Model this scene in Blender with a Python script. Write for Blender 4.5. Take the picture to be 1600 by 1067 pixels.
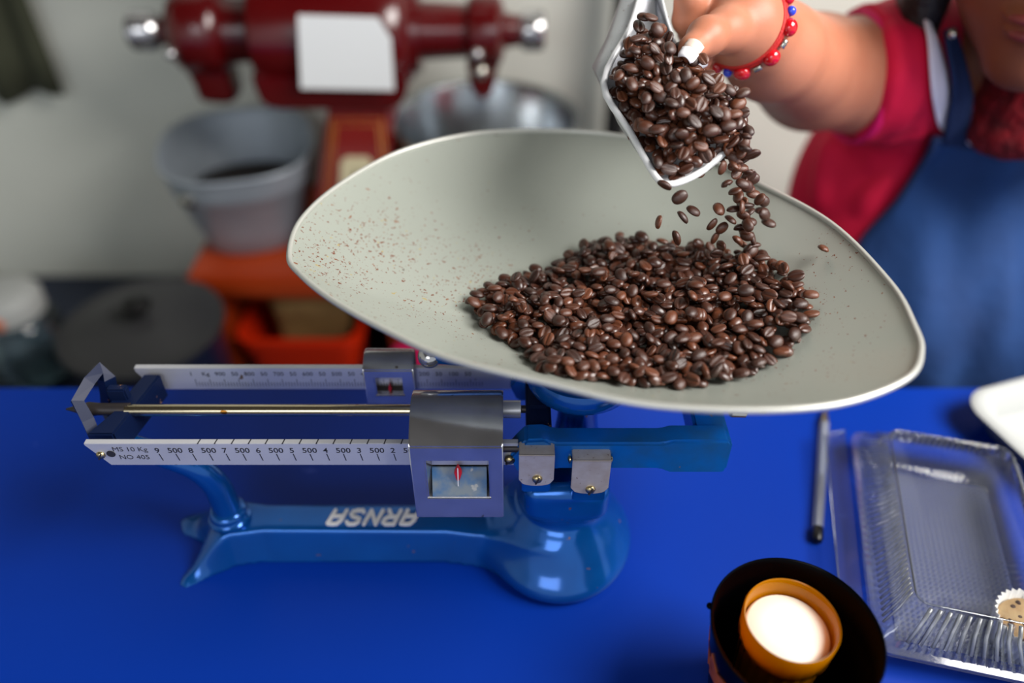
import bpy, bmesh, math, random
import numpy as np
from mathutils import Vector, Matrix

# ------------------------------------------------------------------ camera, world, lights, exposure
for o in list(bpy.data.objects): bpy.data.objects.remove(o)
SC = bpy.context.scene
COL = SC.collection
CAM_H, PITCH, LENS = 0.53, math.radians(40), 28.0
cam_data = bpy.data.cameras.new('camera'); cam = bpy.data.objects.new('camera', cam_data); COL.objects.link(cam)
cam.location = (0, 0, CAM_H); cam.rotation_euler = (math.pi/2 - PITCH, 0, 0)
cam_data.lens = LENS; cam_data.sensor_width = 36; cam_data.clip_start = 0.02
cam_data.dof.use_dof = True; cam_data.dof.focus_distance = 0.525; cam_data.dof.aperture_fstop = 1.7
SC.camera = cam
SC.view_settings.view_transform = 'Standard'; SC.view_settings.look = 'None'
SC.view_settings.exposure = 0.3; SC.view_settings.gamma = 1; SC.view_settings.use_curve_mapping = False
W = bpy.data.worlds.new('world'); SC.world = W; W.use_nodes = True
bgn = W.node_tree.nodes['Background']; bgn.inputs[0].default_value = (0.86, 0.93, 1.0, 1); bgn.inputs[1].default_value = 0.6
def area(name, loc, target, sx, sy, power, col):
    l = bpy.data.lights.new(name, 'AREA'); l.shape = 'RECTANGLE'; l.size = sx; l.size_y = sy; l.energy = power; l.color = col
    o = bpy.data.objects.new(name, l); COL.objects.link(o); o.location = loc
    o.rotation_euler = (Vector(target) - Vector(loc)).to_track_quat('-Z', 'Y').to_euler(); return o
area('window_light', (1.10, 0.14, 1.25), (0.05, 0.62, 0.0), 0.95, 0.8, 43, (1.0, 0.97, 0.93))
area('front_fill_light', (-0.5, -1.7, 1.45), (0.0, 0.7, 0.0), 1.2, 1.2, 16, (0.92, 0.96, 1.0))  # added soft fill from front left, behind the camera; no doorway there

# ------------------------------------------------------------------ placement helpers (the photograph is 1600 x 1067)
FPX = 1600 * LENS / 36
_s, _c = math.sin(PITCH), math.cos(PITCH)
def ray(x, y):
    u, v = x - 800, y - 533.5
    return np.array([u/FPX, _c - v/FPX*_s, -_s - v/FPX*_c])
O0 = np.array([0, 0, CAM_H])
def at_z(x, y, z): d = ray(x, y); return O0 + d*((z - CAM_H)/d[2])
def at_y(x, y, Y): d = ray(x, y); return O0 + d*(Y/d[1])
def at_d(x, y, t): return O0 + ray(x, y)*t
rng = np.random.default_rng(7); random.seed(7)

# ------------------------------------------------------------------ materials
def lin(c):
    return tuple(((v/255)/12.92 if v/255 <= .04045 else ((v/255+.055)/1.055)**2.4) for v in c)
MATS = {}
def mat(name, col, rough=.5, metal=0.0, spec=.5, var=None, bump=None, chips=None, coat=0, trans=0, ior=1.45, alpha=1, sss=0, aniso=0, sheen=0):
    m = bpy.data.materials.new(name); m.use_nodes = True; nt = m.node_tree; N = nt.nodes; L = nt.links
    b = N['Principled BSDF']; c = (*lin(col), 1)
    b.inputs['Base Color'].default_value = c; b.inputs['Roughness'].default_value = rough; b.inputs['Metallic'].default_value = metal
    b.inputs['Specular IOR Level'].default_value = spec; b.inputs['Coat Weight'].default_value = coat; b.inputs['Coat Roughness'].default_value = .08
    b.inputs['Transmission Weight'].default_value = trans; b.inputs['IOR'].default_value = ior
    if sss: b.inputs['Subsurface Weight'].default_value = sss; b.inputs['Subsurface Radius'].default_value = (.012, .006, .003); b.inputs['Subsurface Scale'].default_value = .6
    if sheen: b.inputs['Sheen Weight'].default_value = sheen
    tc = N.new('ShaderNodeTexCoord'); src = None
    if var:      # (scale, second colour, contrast)
        t = N.new('ShaderNodeTexNoise'); t.inputs['Scale'].default_value = var[0]; t.inputs['Detail'].default_value = 5; L.new(tc.outputs['Object'], t.inputs['Vector'])
        r = N.new('ShaderNodeValToRGB'); k = var[2] if len(var) > 2 else .2
        r.color_ramp.elements[0].position = .5 - k; r.color_ramp.elements[1].position = .5 + k
        r.color_ramp.elements[0].color = c; r.color_ramp.elements[1].color = (*lin(var[1]), 1)
        L.new(t.outputs['Fac'], r.inputs['Fac']); src = r.outputs['Color']
    if chips:    # (scale, colour, threshold): small worn specks
        t = N.new('ShaderNodeTexNoise'); t.inputs['Scale'].default_value = chips[0]; t.inputs['Detail'].default_value = 3; L.new(tc.outputs['Object'], t.inputs['Vector'])
        r = N.new('ShaderNodeValToRGB'); r.color_ramp.elements[0].position = chips[2]; r.color_ramp.elements[1].position = chips[2] + .02
        L.new(t.outputs['Fac'], r.inputs['Fac'])
        mx = N.new('ShaderNodeMix'); mx.data_type = 'RGBA'; L.new(r.outputs['Color'], mx.inputs['Factor'])
        if src: L.new(src, mx.inputs['A'])
        else: mx.inputs['A'].default_value = c
        mx.inputs['B'].default_value = (*lin(chips[1]), 1); src = mx.outputs['Result']
    if src: L.new(src, b.inputs['Base Color'])
    if bump:     # (scale, strength, distance)
        t = N.new('ShaderNodeTexNoise'); t.inputs['Scale'].default_value = bump[0]; t.inputs['Detail'].default_value = 4; L.new(tc.outputs['Object'], t.inputs['Vector'])
        bp = N.new('ShaderNodeBump'); bp.inputs['Strength'].default_value = bump[1]; bp.inputs['Distance'].default_value = bump[2] if len(bump) > 2 else .001
        L.new(t.outputs['Fac'], bp.inputs['Height']); L.new(bp.outputs['Normal'], b.inputs['Normal'])
    MATS[name] = m; return m
mat('wall', (212, 213, 204), .85, var=(2.5, (200, 202, 192), .3), bump=(60, .15))
mat('floor', (96, 88, 80), .7, var=(6, (80, 74, 68)))
mat('ceiling', (84, 78, 70), .9)
mat('table_blue', (0, 47, 146), .42, spec=.22, var=(3, (0, 43, 138), .3), chips=(38, (40, 66, 160), .74), bump=(220, .05))
mat('table_edge', (20, 32, 80), .6)
mat('scale_blue', (3, 94, 178), .17, metal=.5, coat=.3, var=(14, (12, 72, 142), .25), chips=(95, (120, 92, 80), .715))
mat('scale_blue_dull', (6, 104, 192), .24, metal=.3, coat=.3, var=(60, (30, 96, 160), .16), chips=(90, (130, 110, 95), .72))
mat('navy_paint', (8, 22, 54), .42, spec=.3, chips=(120, (150, 110, 80), .70))
mat('chrome', (206, 204, 206), .16, metal=.85, var=(40, (168, 166, 166), .3), chips=(110, (120, 108, 96), .73), bump=(500, .06, .0004))
mat('steel_bar', (204, 204, 208), .34, metal=.38, var=(25, (190, 190, 196), .25), chips=(70, (120, 96, 72), .70), bump=(700, .08, .0003))
mat('steel_clip', (200, 192, 186), .36, metal=.4, var=(130, (182, 168, 156), .25), chips=(520, (110, 84, 66), .70))
mat('nickel_rod', (206, 192, 162), .22, metal=1, chips=(60, (150, 100, 40), .7))
mat('brass_screw', (188, 170, 128), .3, metal=1)
mat('dark_iron', (52, 50, 54), .42, metal=.6, var=(40, (78, 70, 66), .2))
mat('ink', (40, 38, 42), .6)
mat('letter_white', (236, 232, 232), .5)
mat('red_pointer', (205, 34, 40), .4)
mat('window_blue', (66, 112, 158), .5, var=(90, (130, 140, 146), .15), chips=(70, (176, 176, 172), .68))
mat('skin', (186, 122, 94), .45, spec=.4, sss=.12, var=(28, (172, 106, 80), .3), bump=(340, .12, .0006))
mat('skin_shaded', (122, 70, 46), .5, spec=.3, sss=.08, var=(28, (108, 58, 38), .3), bump=(340, .1, .0006))  # darker copy of skin; shade on face and neck put into its colour
mat('nail', (232, 206, 192), .15, coat=.4)
mat('nail_white', (246, 244, 250), .12, coat=.5)
mat('lips', (120, 52, 48), .4)
mat('eye_white', (225, 220, 214), .2)
mat('eye_dark', (28, 16, 10), .15)
mat('hair', (16, 11, 10), .5, bump=(160, .6, .004))
mat('shirt', (222, 3, 66), .8, var=(5, (208, 2, 50), .3), bump=(16, .35, .012))
mat('shirt_trim', (226, 10, 98), .75)
mat('white_cotton', (232, 226, 236), .8, bump=(40, .2, .003))
mat('denim', (10, 42, 88), .85, var=(9, (22, 62, 118), .22), bump=(26, .4, .008))
mat('denim_dark', (12, 34, 74), .85, bump=(60, .3, .003))
mat('scarf', (132, 6, 22), .9, var=(70, (84, 2, 12), .15), bump=(95, 1.0, .008))
mat('skirt', (44, 20, 20), .9)
mat('shoe', (26, 22, 22), .5)
mat('bead_red', (196, 10, 26), .12, spec=.6, coat=.5)
mat('bead_blue', (42, 66, 205), .15, coat=.5)
mat('silver', (190, 186, 176), .25, metal=1)
mat('cord_red', (180, 24, 20), .6, bump=(700, .6, .001))
mat('black_glaze', (1, 1, 2), .25, spec=.07)
mat('leaf_orange', (196, 96, 28), .35, var=(160, (150, 60, 24), .2), chips=(300, (216, 160, 96), .7))
mat('foam', (168, 170, 168), .55, bump=(300, .1, .0006))
mat('pen_black', (14, 14, 16), .35)
mat('pen_grip', (150, 156, 170), .15)
mat('cake', (196, 164, 116), .85, var=(90, (176, 136, 88), .2), bump=(120, .5, .003))
mat('choc', (72, 40, 24), .55)
mat('paper_cup', (226, 224, 220), .7)
mat('machine_red', (86, 3, 6), .24, coat=.3, var=(9, (70, 2, 4), .25))
mat('pillar_red', (122, 18, 10), .32, coat=.4, var=(6, (120, 18, 10), .3))
mat('gold_line', (176, 112, 40), .5)
mat('plaque', (204, 192, 156), .6)
mat('plaque_green', (34, 70, 40), .6)
mat('paper', (226, 228, 228), .75)
mat('galvanised', (166, 174, 182), .45, metal=.4, var=(9, (142, 150, 160), .25), bump=(8, .2, .004))
mat('aluminium', (186, 190, 194), .24, metal=1, var=(6, (160, 166, 170), .3))
mat('grounds', (24, 17, 15), .95, bump=(60, .8, .01))
mat('wood_orange', (176, 62, 12), .42, coat=.25, var=(7, (150, 46, 8), .25))
mat('tray_red', (214, 44, 10), .35)
mat('paper_bag', (150, 118, 70), .8, var=(12, (118, 88, 50), .2), bump=(20, .5, .01))
mat('pot_lid', (64, 64, 66), .4, metal=.2, var=(6, (54, 54, 56)))
mat('pot_navy', (18, 26, 52), .35)
mat('knob_black', (16, 15, 17), .4)
mat('counter_dark', (17, 26, 48), .5, var=(5, (22, 34, 58), .3))
mat('pipe_dark', (44, 46, 46), .5)
mat('magenta_plastic', (196, 22, 92), .4)
mat('decal_orange', (214, 120, 84), .6)
def glass_like(name, tint, diff, diffuse_col, rough=.06, fres=1.35):
    m = bpy.data.materials.new(name); m.use_nodes = True; nt = m.node_tree; N = nt.nodes; L = nt.links
    N.remove(N['Principled BSDF']); out = N['Material Output']
    t = N.new('ShaderNodeBsdfTransparent'); t.inputs[0].default_value = (*tint, 1)
    g = N.new('ShaderNodeBsdfGlossy'); g.inputs['Roughness'].default_value = rough
    d = N.new('ShaderNodeBsdfTranslucent'); d.inputs[0].default_value = (*diffuse_col, 1)
    f = N.new('ShaderNodeFresnel'); f.inputs['IOR'].default_value = fres
    d2 = N.new('ShaderNodeBsdfDiffuse'); d2.inputs[0].default_value = (*diffuse_col, 1)
    dm = N.new('ShaderNodeMixShader'); L.new(d.outputs[0], dm.inputs[1]); L.new(d2.outputs[0], dm.inputs[2])
    a = N.new('ShaderNodeMixShader'); a.inputs[0].default_value = diff; L.new(t.outputs[0], a.inputs[1]); L.new(dm.outputs[0], a.inputs[2])
    b = N.new('ShaderNodeMixShader'); L.new(f.outputs[0], b.inputs[0]); L.new(a.outputs[0], b.inputs[1]); L.new(g.outputs[0], b.inputs[2])
    L.new(b.outputs[0], out.inputs[0]); MATS[name] = m; return m
glass_like('clear_plastic', (.96, .97, .98), .02, (.8, .85, .9), .08, 1.35)
glass_like('clear_ribs', (.93, .95, .97), .10, (.85, .9, .95), .07, 1.9)
glass_like('rib_plastic', (.95, .96, .98), .3, (.9, .94, 1), .08, 1.7)
glass_like('jar_glass', (.75, .86, .9), .06, (.6, .7, .75), .05, 1.45)
glass_like('pen_clear', (.9, .92, .96), .4, (.8, .84, .95), .08, 1.45)
glass_like('amber_glass', (1.0, .52, .02), .55, (1.0, .37, .0), .06, 1.35)
m = mat('wax', (226, 222, 208), .35)
mat('cloth_olive', (58, 60, 44), .9, bump=(14, .4, .01))
# pan: painted aluminium with rust crumbs and specks
def pan_material():
    m = mat('pan_metal', (172, 176, 168), .40, metal=.4, var=(5, (156, 161, 152), .3), bump=(300, .05, .0004))
    nt = m.node_tree; N = nt.nodes; L = nt.links; b = N['Principled BSDF']; src = b.inputs['Base Color'].links[0].from_socket
    tc = N.new('ShaderNodeTexCoord')
    big = N.new('ShaderNodeTexNoise'); big.inputs['Scale'].default_value = 11; big.inputs['Detail'].default_value = 2; L.new(tc.outputs['Object'], big.inputs['Vector'])
    sp = N.new('ShaderNodeSeparateXYZ'); L.new(tc.outputs['Object'], sp.inputs[0])
    mr = N.new('ShaderNodeMapRange'); L.new(sp.outputs['X'], mr.inputs['Value']); mr.inputs['From Min'].default_value = -.12; mr.inputs['From Max'].default_value = .10; mr.inputs['To Min'].default_value = .018; mr.inputs['To Max'].default_value = -.06
    mr2 = N.new('ShaderNodeMapRange'); L.new(sp.outputs['Y'], mr2.inputs['Value']); mr2.inputs['From Min'].default_value = .04; mr2.inputs['From Max'].default_value = .16; mr2.inputs['To Min'].default_value = .0; mr2.inputs['To Max'].default_value = -.06
    ad = N.new('ShaderNodeMath'); L.new(mr.outputs[0], ad.inputs[0]); L.new(mr2.outputs[0], ad.inputs[1])
    for sc, col, th in ((230, (140, 84, 54), .735), (420, (122, 66, 44), .69), (170, (176, 160, 110), .755), (90, (128, 124, 116), .77)):
        t = N.new('ShaderNodeTexNoise'); t.inputs['Scale'].default_value = sc; t.inputs['Detail'].default_value = 2; t.inputs['Roughness'].default_value = .6; L.new(tc.outputs['Object'], t.inputs['Vector'])
        ma = N.new('ShaderNodeMath'); ma.operation = 'MULTIPLY_ADD'; L.new(big.outputs['Fac'], ma.inputs[0]); ma.inputs[1].default_value = .22; a2 = N.new('ShaderNodeMath'); L.new(t.outputs['Fac'], a2.inputs[0]); L.new(ad.outputs[0], a2.inputs[1]); L.new(a2.outputs[0], ma.inputs[2])
        r = N.new('ShaderNodeValToRGB'); r.color_ramp.elements[0].position = th + .085; r.color_ramp.elements[1].position = th + .1; L.new(ma.outputs[0], r.inputs['Fac'])
        mx = N.new('ShaderNodeMix'); mx.data_type = 'RGBA'; L.new(r.outputs['Color'], mx.inputs['Factor']); L.new(src, mx.inputs['A']); mx.inputs['B'].default_value = (*lin(col), 1); src = mx.outputs['Result']
    L.new(src, b.inputs['Base Color'])
pan_material()
mat('pan_rim', (188, 188, 182), .35, metal=.5)
mat('scoop_metal', (206, 208, 212), .3, metal=.6, var=(12, (190, 190, 194), .3), chips=(380, (120, 70, 50), .69))
mat('scoop_rim', (232, 232, 234), .35, metal=.2)
def bean_material():
    m = bpy.data.materials.new('coffee_bean'); m.use_nodes = True; nt = m.node_tree; N = nt.nodes; L = nt.links; b = N['Principled BSDF']
    g = N.new('ShaderNodeNewGeometry'); oi = N.new('ShaderNodeObjectInfo')
    a = N.new('ShaderNodeMath'); a.operation = 'ADD'; L.new(g.outputs['Random Per Island'], a.inputs[0]); L.new(oi.outputs['Random'], a.inputs[1])
    fr = N.new('ShaderNodeMath'); fr.operation = 'FRACT'; L.new(a.outputs[0], fr.inputs[0])
    r = N.new('ShaderNodeValToRGB'); e = r.color_ramp.elements
    e[0].color = (*lin((48, 24, 16)), 1); e[1].color = (*lin((100, 54, 32)), 1); x = e.new(.55); x.color = (*lin((70, 36, 23)), 1)
    L.new(fr.outputs[0], r.inputs[0]); L.new(r.outputs[0], b.inputs['Base Color'])
    b.inputs['Roughness'].default_value = .36; b.inputs['Specular IOR Level'].default_value = .5; b.inputs['Coat Weight'].default_value = .25; b.inputs['Coat Roughness'].default_value = .22
    tc = N.new('ShaderNodeTexCoord'); t = N.new('ShaderNodeTexNoise'); t.inputs['Scale'].default_value = 500; L.new(tc.outputs['Object'], t.inputs['Vector'])
    bp = N.new('ShaderNodeBump'); bp.inputs['Strength'].default_value = .25; bp.inputs['Distance'].default_value = .0006; L.new(t.outputs['Fac'], bp.inputs['Height']); L.new(bp.outputs['Normal'], b.inputs['Normal'])
    MATS['coffee_bean'] = m
bean_material()

# ------------------------------------------------------------------ object helpers
ORIGIN = {}
def mesh_obj(name, verts, faces, m, parent=None, smooth=True, angle=None, origin=None):
    """verts in world coordinates; a child shares the origin of its thing"""
    org = np.array(ORIGIN[parent.name] if parent else (origin if origin is not None else (0, 0, 0)), float)
    v = np.asarray(verts, float) - org
    me = bpy.data.meshes.new(name); me.from_pydata(v.tolist(), [], [list(map(int, f)) for f in faces]); me.update()
    bm = bmesh.new(); bm.from_mesh(me); bmesh.ops.recalc_face_normals(bm, faces=bm.faces); bm.to_mesh(me); bm.free()
    if smooth:
        me.polygons.foreach_set('use_smooth', np.ones(len(me.polygons), bool))
        if angle: me.set_sharp_from_angle(angle=math.radians(angle))
    me.materials.append(MATS[m])
    o = bpy.data.objects.new(name, me); COL.objects.link(o)
    if parent: o.parent = parent
    else: o.location = org
    ORIGIN[o.name] = org
    return o
def thing(name, label, cat, loc, group=None):
    o = bpy.data.objects.new(name, None); COL.objects.link(o); o.location = loc; o.empty_display_size = .02
    ORIGIN[o.name] = np.array(loc, float); return tag(o, label, cat, group)
def tag(o, label=None, cat=None, group=None, kind=None):
    if label: o['label'] = label
    if cat: o['category'] = cat
    if group: o['group'] = group
    if kind: o['kind'] = kind
    return o
def merge(*parts):
    V, F, n = [], [], 0
    for v, f in parts:
        V.append(np.asarray(v, float)); F += [[i + n for i in q] for q in f]; n += len(v)
    return np.concatenate(V), F
def frame(d):
    d = np.asarray(d, float); d = d/np.linalg.norm(d); a = np.array([0, 0, 1.]) if abs(d[2]) < .9 else np.array([1., 0, 0])
    x = np.cross(a, d); x /= np.linalg.norm(x); return x, np.cross(d, x), d
def rotm(ax, ang): return np.array(Matrix.Rotation(ang, 3, Vector(ax)))
def tube(path, rad, seg=12, closed=False, flat=1.0, up=None, caps=True):
    P = np.asarray(path, float); n = len(P); rad = np.broadcast_to(rad, n) if np.ndim(rad) == 0 else np.asarray(rad)
    T = np.gradient(P, axis=0) if not closed else np.roll(P, -1, 0) - np.roll(P, 1, 0)
    T /= np.linalg.norm(T, axis=1)[:, None]
    x = np.cross(up, T[0]) if up is not None else frame(T[0])[0]; V = []
    for i in range(n):
        x = x - T[i]*np.dot(x, T[i]); x /= np.linalg.norm(x); y = np.cross(T[i], x)
        for k in range(seg):
            a = 2*math.pi*k/seg; V.append(P[i] + rad[i]*(math.cos(a)*x + flat*math.sin(a)*y))
    F = []
    for i in range(n if closed else n - 1):
        j = (i + 1) % n
        for k in range(seg): F.append([i*seg+k, i*seg+(k+1) % seg, j*seg+(k+1) % seg, j*seg+k])
    if not closed and caps: F += [list(range(seg))[::-1], [(n-1)*seg+k for k in range(seg)]]
    return np.array(V), F
def spline(pts, n, closed=False):
    P = np.asarray(pts, float); m = len(P); out = []
    segs = m if closed else m - 1
    for i in range(segs):
        g = (lambda k: P[k % m]) if closed else (lambda k: P[min(max(k, 0), m-1)])
        p0, p1, p2, p3 = g(i-1), g(i), g(i+1), g(i+2)
        for t in np.arange(n)/n:
            out.append(.5*((2*p1) + (-p0+p2)*t + (2*p0-5*p1+4*p2-p3)*t*t + (-p0+3*p1-3*p2+p3)*t**3))
    if not closed: out.append(P[-1])
    return np.array(out)
def lathe(prof, seg=48, c=(0, 0, 0), ax=(0, 0, 1), sx=1, sy=1, ripple=None, closed=False):
    x, y, d = frame(ax)
    if tuple(ax) == (0, 0, 1): x, y, d = np.array([1., 0, 0]), np.array([0, 1., 0]), np.array([0, 0, 1.])
    V, F = [], []; n = len(prof)
    for i, (r, z) in enumerate(prof):
        for k in range(seg):
            a = 2*math.pi*k/seg; rr = r*(1 + ripple(i, a) if ripple else 1)
            V.append(np.array(c) + x*rr*sx*math.cos(a) + y*rr*sy*math.sin(a) + d*z)
    for i in range(n - 1 + closed):
        j = (i+1) % n
        for k in range(seg): F.append([i*seg+k, i*seg+(k+1) % seg, j*seg+(k+1) % seg, j*seg+k])
    if not closed:
        if prof[0][0] > 0: F.append(list(range(seg))[::-1])
        if prof[-1][0] > 0: F.append([(n-1)*seg+k for k in range(seg)])
    return np.array(V), F
def bm_out(bm):
    bm.verts.index_update(); r = (np.array([v.co[:] for v in bm.verts]), [[v.index for v in f.verts] for f in bm.faces]); bm.free(); return r
def bevelled(V, F, w, seg=2):
    bm = bmesh.new(); vs = [bm.verts.new(v) for v in V]; [bm.faces.new([vs[i] for i in f]) for f in F]
    bmesh.ops.recalc_face_normals(bm, faces=bm.faces)
    bmesh.ops.remove_doubles(bm, verts=bm.verts, dist=1e-6)
    ed = [e for e in bm.edges if len(e.link_faces) == 2 and e.calc_face_angle(0) > .35]
    if w: bmesh.ops.bevel(bm, geom=ed, offset=w, segments=seg, affect='EDGES', clamp_overlap=True)
    return bm_out(bm)
def box(lo, hi, w=0, seg=2):
    (a, b, c), (d, e, f) = lo, hi
    V = [(a, b, c), (d, b, c), (d, e, c), (a, e, c), (a, b, f), (d, b, f), (d, e, f), (a, e, f)]
    F = [[0, 3, 2, 1], [4, 5, 6, 7], [0, 1, 5, 4], [1, 2, 6, 5], [2, 3, 7, 6], [3, 0, 4, 7]]
    return bevelled(V, F, w, seg) if w else (np.array(V, float), F)
def prism(poly, plane, a, b, w=0, seg=2):
    def p(q, t): return {'xz': (q[0], t, q[1]), 'xy': (q[0], q[1], t), 'yz': (t, q[0], q[1])}[plane]
    n = len(poly); V = [p(q, a) for q in poly] + [p(q, b) for q in poly]
    F = [list(range(n))[::-1], list(range(n, 2*n))] + [[i, (i+1) % n, n+(i+1) % n, n+i] for i in range(n)]
    return bevelled(V, F, w, seg) if w else (np.array(V, float), F)
def sphere(c, r, seg=16, rings=10, sc=(1, 1, 1), R=None):
    prof = [(math.sin(math.pi*i/rings)*r, -math.cos(math.pi*i/rings)*r) for i in range(rings+1)]; prof[0] = (1e-5, -r); prof[-1] = (1e-5, r)
    V, F = lathe(prof, seg); V = V*np.array(sc)
    if R is not None: V = V @ np.array(R).T
    return V + np.array(c), F
def text_mesh(s, size, loc, R, offset=0, shear=0, extrude=.0002, space=1, align='CENTER'):
    cu = bpy.data.curves.new('text', 'FONT'); cu.body = s; cu.size = size; cu.align_x = align; cu.align_y = 'CENTER'; cu.extrude = extrude
    cu.offset = offset; cu.shear = shear; cu.space_character = space; cu.resolution_u = 3
    o = bpy.data.objects.new('text', cu); COL.objects.link(o)
    dg = bpy.context.evaluated_depsgraph_get(); me = bpy.data.meshes.new_from_object(o.evaluated_get(dg))
    V = np.array([v.co[:] for v in me.vertices]); F = [list(p.vertices) for p in me.polygons]
    bpy.data.objects.remove(o); bpy.data.curves.remove(cu); bpy.data.meshes.remove(me)
    return V @ np.array(R).T + np.array(loc), F

# ---------- smooth solids: blended distance fields turned into one continuous mesh
def smin(a, b, k):
    h = np.clip(.5 + .5*(b - a)/k, 0, 1); return b + (a - b)*h - k*h*(1 - h)
class Field:
    def __init__(s): s.p = []
    def add(s, fn, lo, hi, k=.004, op='+'): s.p.append((fn, np.asarray(lo, float), np.asarray(hi, float), k, op)); return s
    def cap(s, a, b, ra, rb=None, k=.004, op='+'):
        a = np.asarray(a, float); b = np.asarray(b, float); rb = ra if rb is None else rb; ba = b - a; L = ba.dot(ba)
        def fn(P):
            t = np.clip(((P - a) @ ba)/L, 0, 1); return np.linalg.norm(P - a - t[..., None]*ba, axis=-1) - (ra + (rb - ra)*t)
        m = max(ra, rb); return s.add(fn, np.minimum(a, b) - m, np.maximum(a, b) + m, k, op)
    def chain(s, pts, rads, k=.004):
        for i in range(len(pts)-1): s.cap(pts[i], pts[i+1], rads[i], rads[i+1], k)
        return s
    def ell(s, c, r, R=None, k=.004, op='+'):
        c = np.asarray(c, float); r = np.asarray(r, float)
        def fn(P):
            q = P - c
            if R is not None: q = q @ np.asarray(R)
            k0 = np.linalg.norm(q/r, axis=-1); k1 = np.linalg.norm(q/(r*r), axis=-1) + 1e-9; return k0*(k0 - 1)/k1
        return s.add(fn, c - r.max(), c + r.max(), k, op)
    def box(s, c, h, rd, R=None, k=.004, op='+'):
        c = np.asarray(c, float); h = np.asarray(h, float)
        def fn(P):
            q = P - c
            if R is not None: q = q @ np.asarray(R)
            q = np.abs(q) - (h - rd); return np.linalg.norm(np.maximum(q, 0), axis=-1) + np.minimum(q.max(-1), 0) - rd
        m = np.linalg.norm(h) if R is not None else h; return s.add(fn, c - m, c + m, k, op)
    def eval(s, P):
        d = np.full(P.shape[:-1], 1.0)
        for fn, lo, hi, k, op in s.p:
            v = fn(P); d = smin(d, v, k) if op == '+' else -smin(-d, v, k)
        return d
    def mesh(s, vox, zmin=None, smooth=1):
        lo = np.min([p[1] for p in s.p if p[4] == '+'], 0) - 3*vox; hi = np.max([p[2] for p in s.p if p[4] == '+'], 0) + 3*vox
        if zmin is not None: lo[2] = zmin - 2*vox
        n = np.ceil((hi - lo)/vox).astype(int) + 1
        ax = [lo[i] + vox*np.arange(n[i]) for i in range(3)]
        D = np.full(n, 1.0, np.float32)
        for fn, l, h, k, op in s.p:
            mg = k + 4*vox
            i0 = np.clip(((l - mg - lo)/vox).astype(int), 0, n); i1 = np.clip(((h + mg - lo)/vox).astype(int) + 2, 0, n)
            if (i1 <= i0).any(): continue
            sl = tuple(slice(i0[i], i1[i]) for i in range(3))
            P = np.stack(np.meshgrid(*[ax[i][sl[i]] for i in range(3)], indexing='ij'), -1)
            v = fn(P).astype(np.float32)
            D[sl] = smin(D[sl], v, k) if op == '+' else -smin(-D[sl], v, k)
        if zmin is not None: D = np.maximum(D, (zmin - ax[2]).astype(np.float32)[None, None, :])
        return nets(D, lo, vox, smooth)
def nets(D, lo, vox, smooth):
    S = D < 0; c = [slice(None, -1), slice(1, None)]
    cnt = sum(S[c[i], c[j], c[k]].astype(np.int8) for i in (0, 1) for j in (0, 1) for k in (0, 1))
    I = np.argwhere((cnt > 0) & (cnt < 8)); idx = np.full(cnt.shape, -1, np.int64); idx[tuple(I.T)] = np.arange(len(I))
    acc = np.zeros((len(I), 3)); w = np.zeros(len(I))
    for a in range(3):
        o1, o2 = [b for b in range(3) if b != a]
        for u in (0, 1):
            for v in (0, 1):
                p = I.copy(); p[:, o1] += u; p[:, o2] += v; q = p.copy(); q[:, a] += 1
                d0 = D[tuple(p.T)]; d1 = D[tuple(q.T)]; ok = (d0 < 0) != (d1 < 0)
                t = np.where(ok, d0/np.where(ok, d0 - d1, 1), 0); x = p.astype(float); x[:, a] += t
                acc += np.where(ok[:, None], x, 0); w += ok
    V = acc/w[:, None]*vox + lo; F = []
    for a in range(3):
        o1, o2 = (a+1) % 3, (a+2) % 3
        sl0 = [slice(None)]*3; sl1 = [slice(None)]*3; sl0[a] = slice(None, -1); sl1[a] = slice(1, None)
        E = np.argwhere(S[tuple(sl0)] != S[tuple(sl1)])
        E = E[(E[:, o1] > 0) & (E[:, o2] > 0) & (E[:, o1] < D.shape[o1]-1) & (E[:, o2] < D.shape[o2]-1)]
        def g(u, v):
            p = E.copy(); p[:, o1] -= u; p[:, o2] -= v; return idx[tuple(p.T)]
        Q = np.stack([g(0, 0), g(1, 0), g(1, 1), g(0, 1)], 1); inside = S[tuple(E.T)]
        Q[~inside] = Q[~inside][:, ::-1]; F.append(Q)
    F = np.concatenate(F); F = F[(F >= 0).all(1)]
    for _ in range(smooth):
        A = np.zeros_like(V); n = np.zeros(len(V))
        for i in range(4):
            np.add.at(A, F[:, i], V[F[:, (i+1) % 4]]); np.add.at(A, F[:, i], V[F[:, (i+3) % 4]]); np.add.at(n, F[:, i], 2)
        V = V*.4 + .6*A/np.maximum(n, 1)[:, None]
    return V, F.tolist()
# ------------------------------------------------------------------ the setting
FLOOR_Z = -0.95
tag(mesh_obj('floor', *box((-2.2, -2.0, FLOOR_Z-.05), (2.6, 1.36, FLOOR_Z)), 'floor', smooth=False), kind='structure')
tag(mesh_obj('wall_back', *box((-2.2, 1.30, FLOOR_Z), (2.6, 1.36, 1.65)), 'wall', smooth=False), kind='structure')
tag(mesh_obj('wall_left', *box((-2.26, -2.0, FLOOR_Z), (-2.2, 1.36, 1.65)), 'wall', smooth=False), kind='structure')
tag(mesh_obj('ceiling', *box((-2.26, -2.0, 1.65), (2.6, 1.36, 1.7)), 'ceiling', smooth=False), kind='structure')

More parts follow.
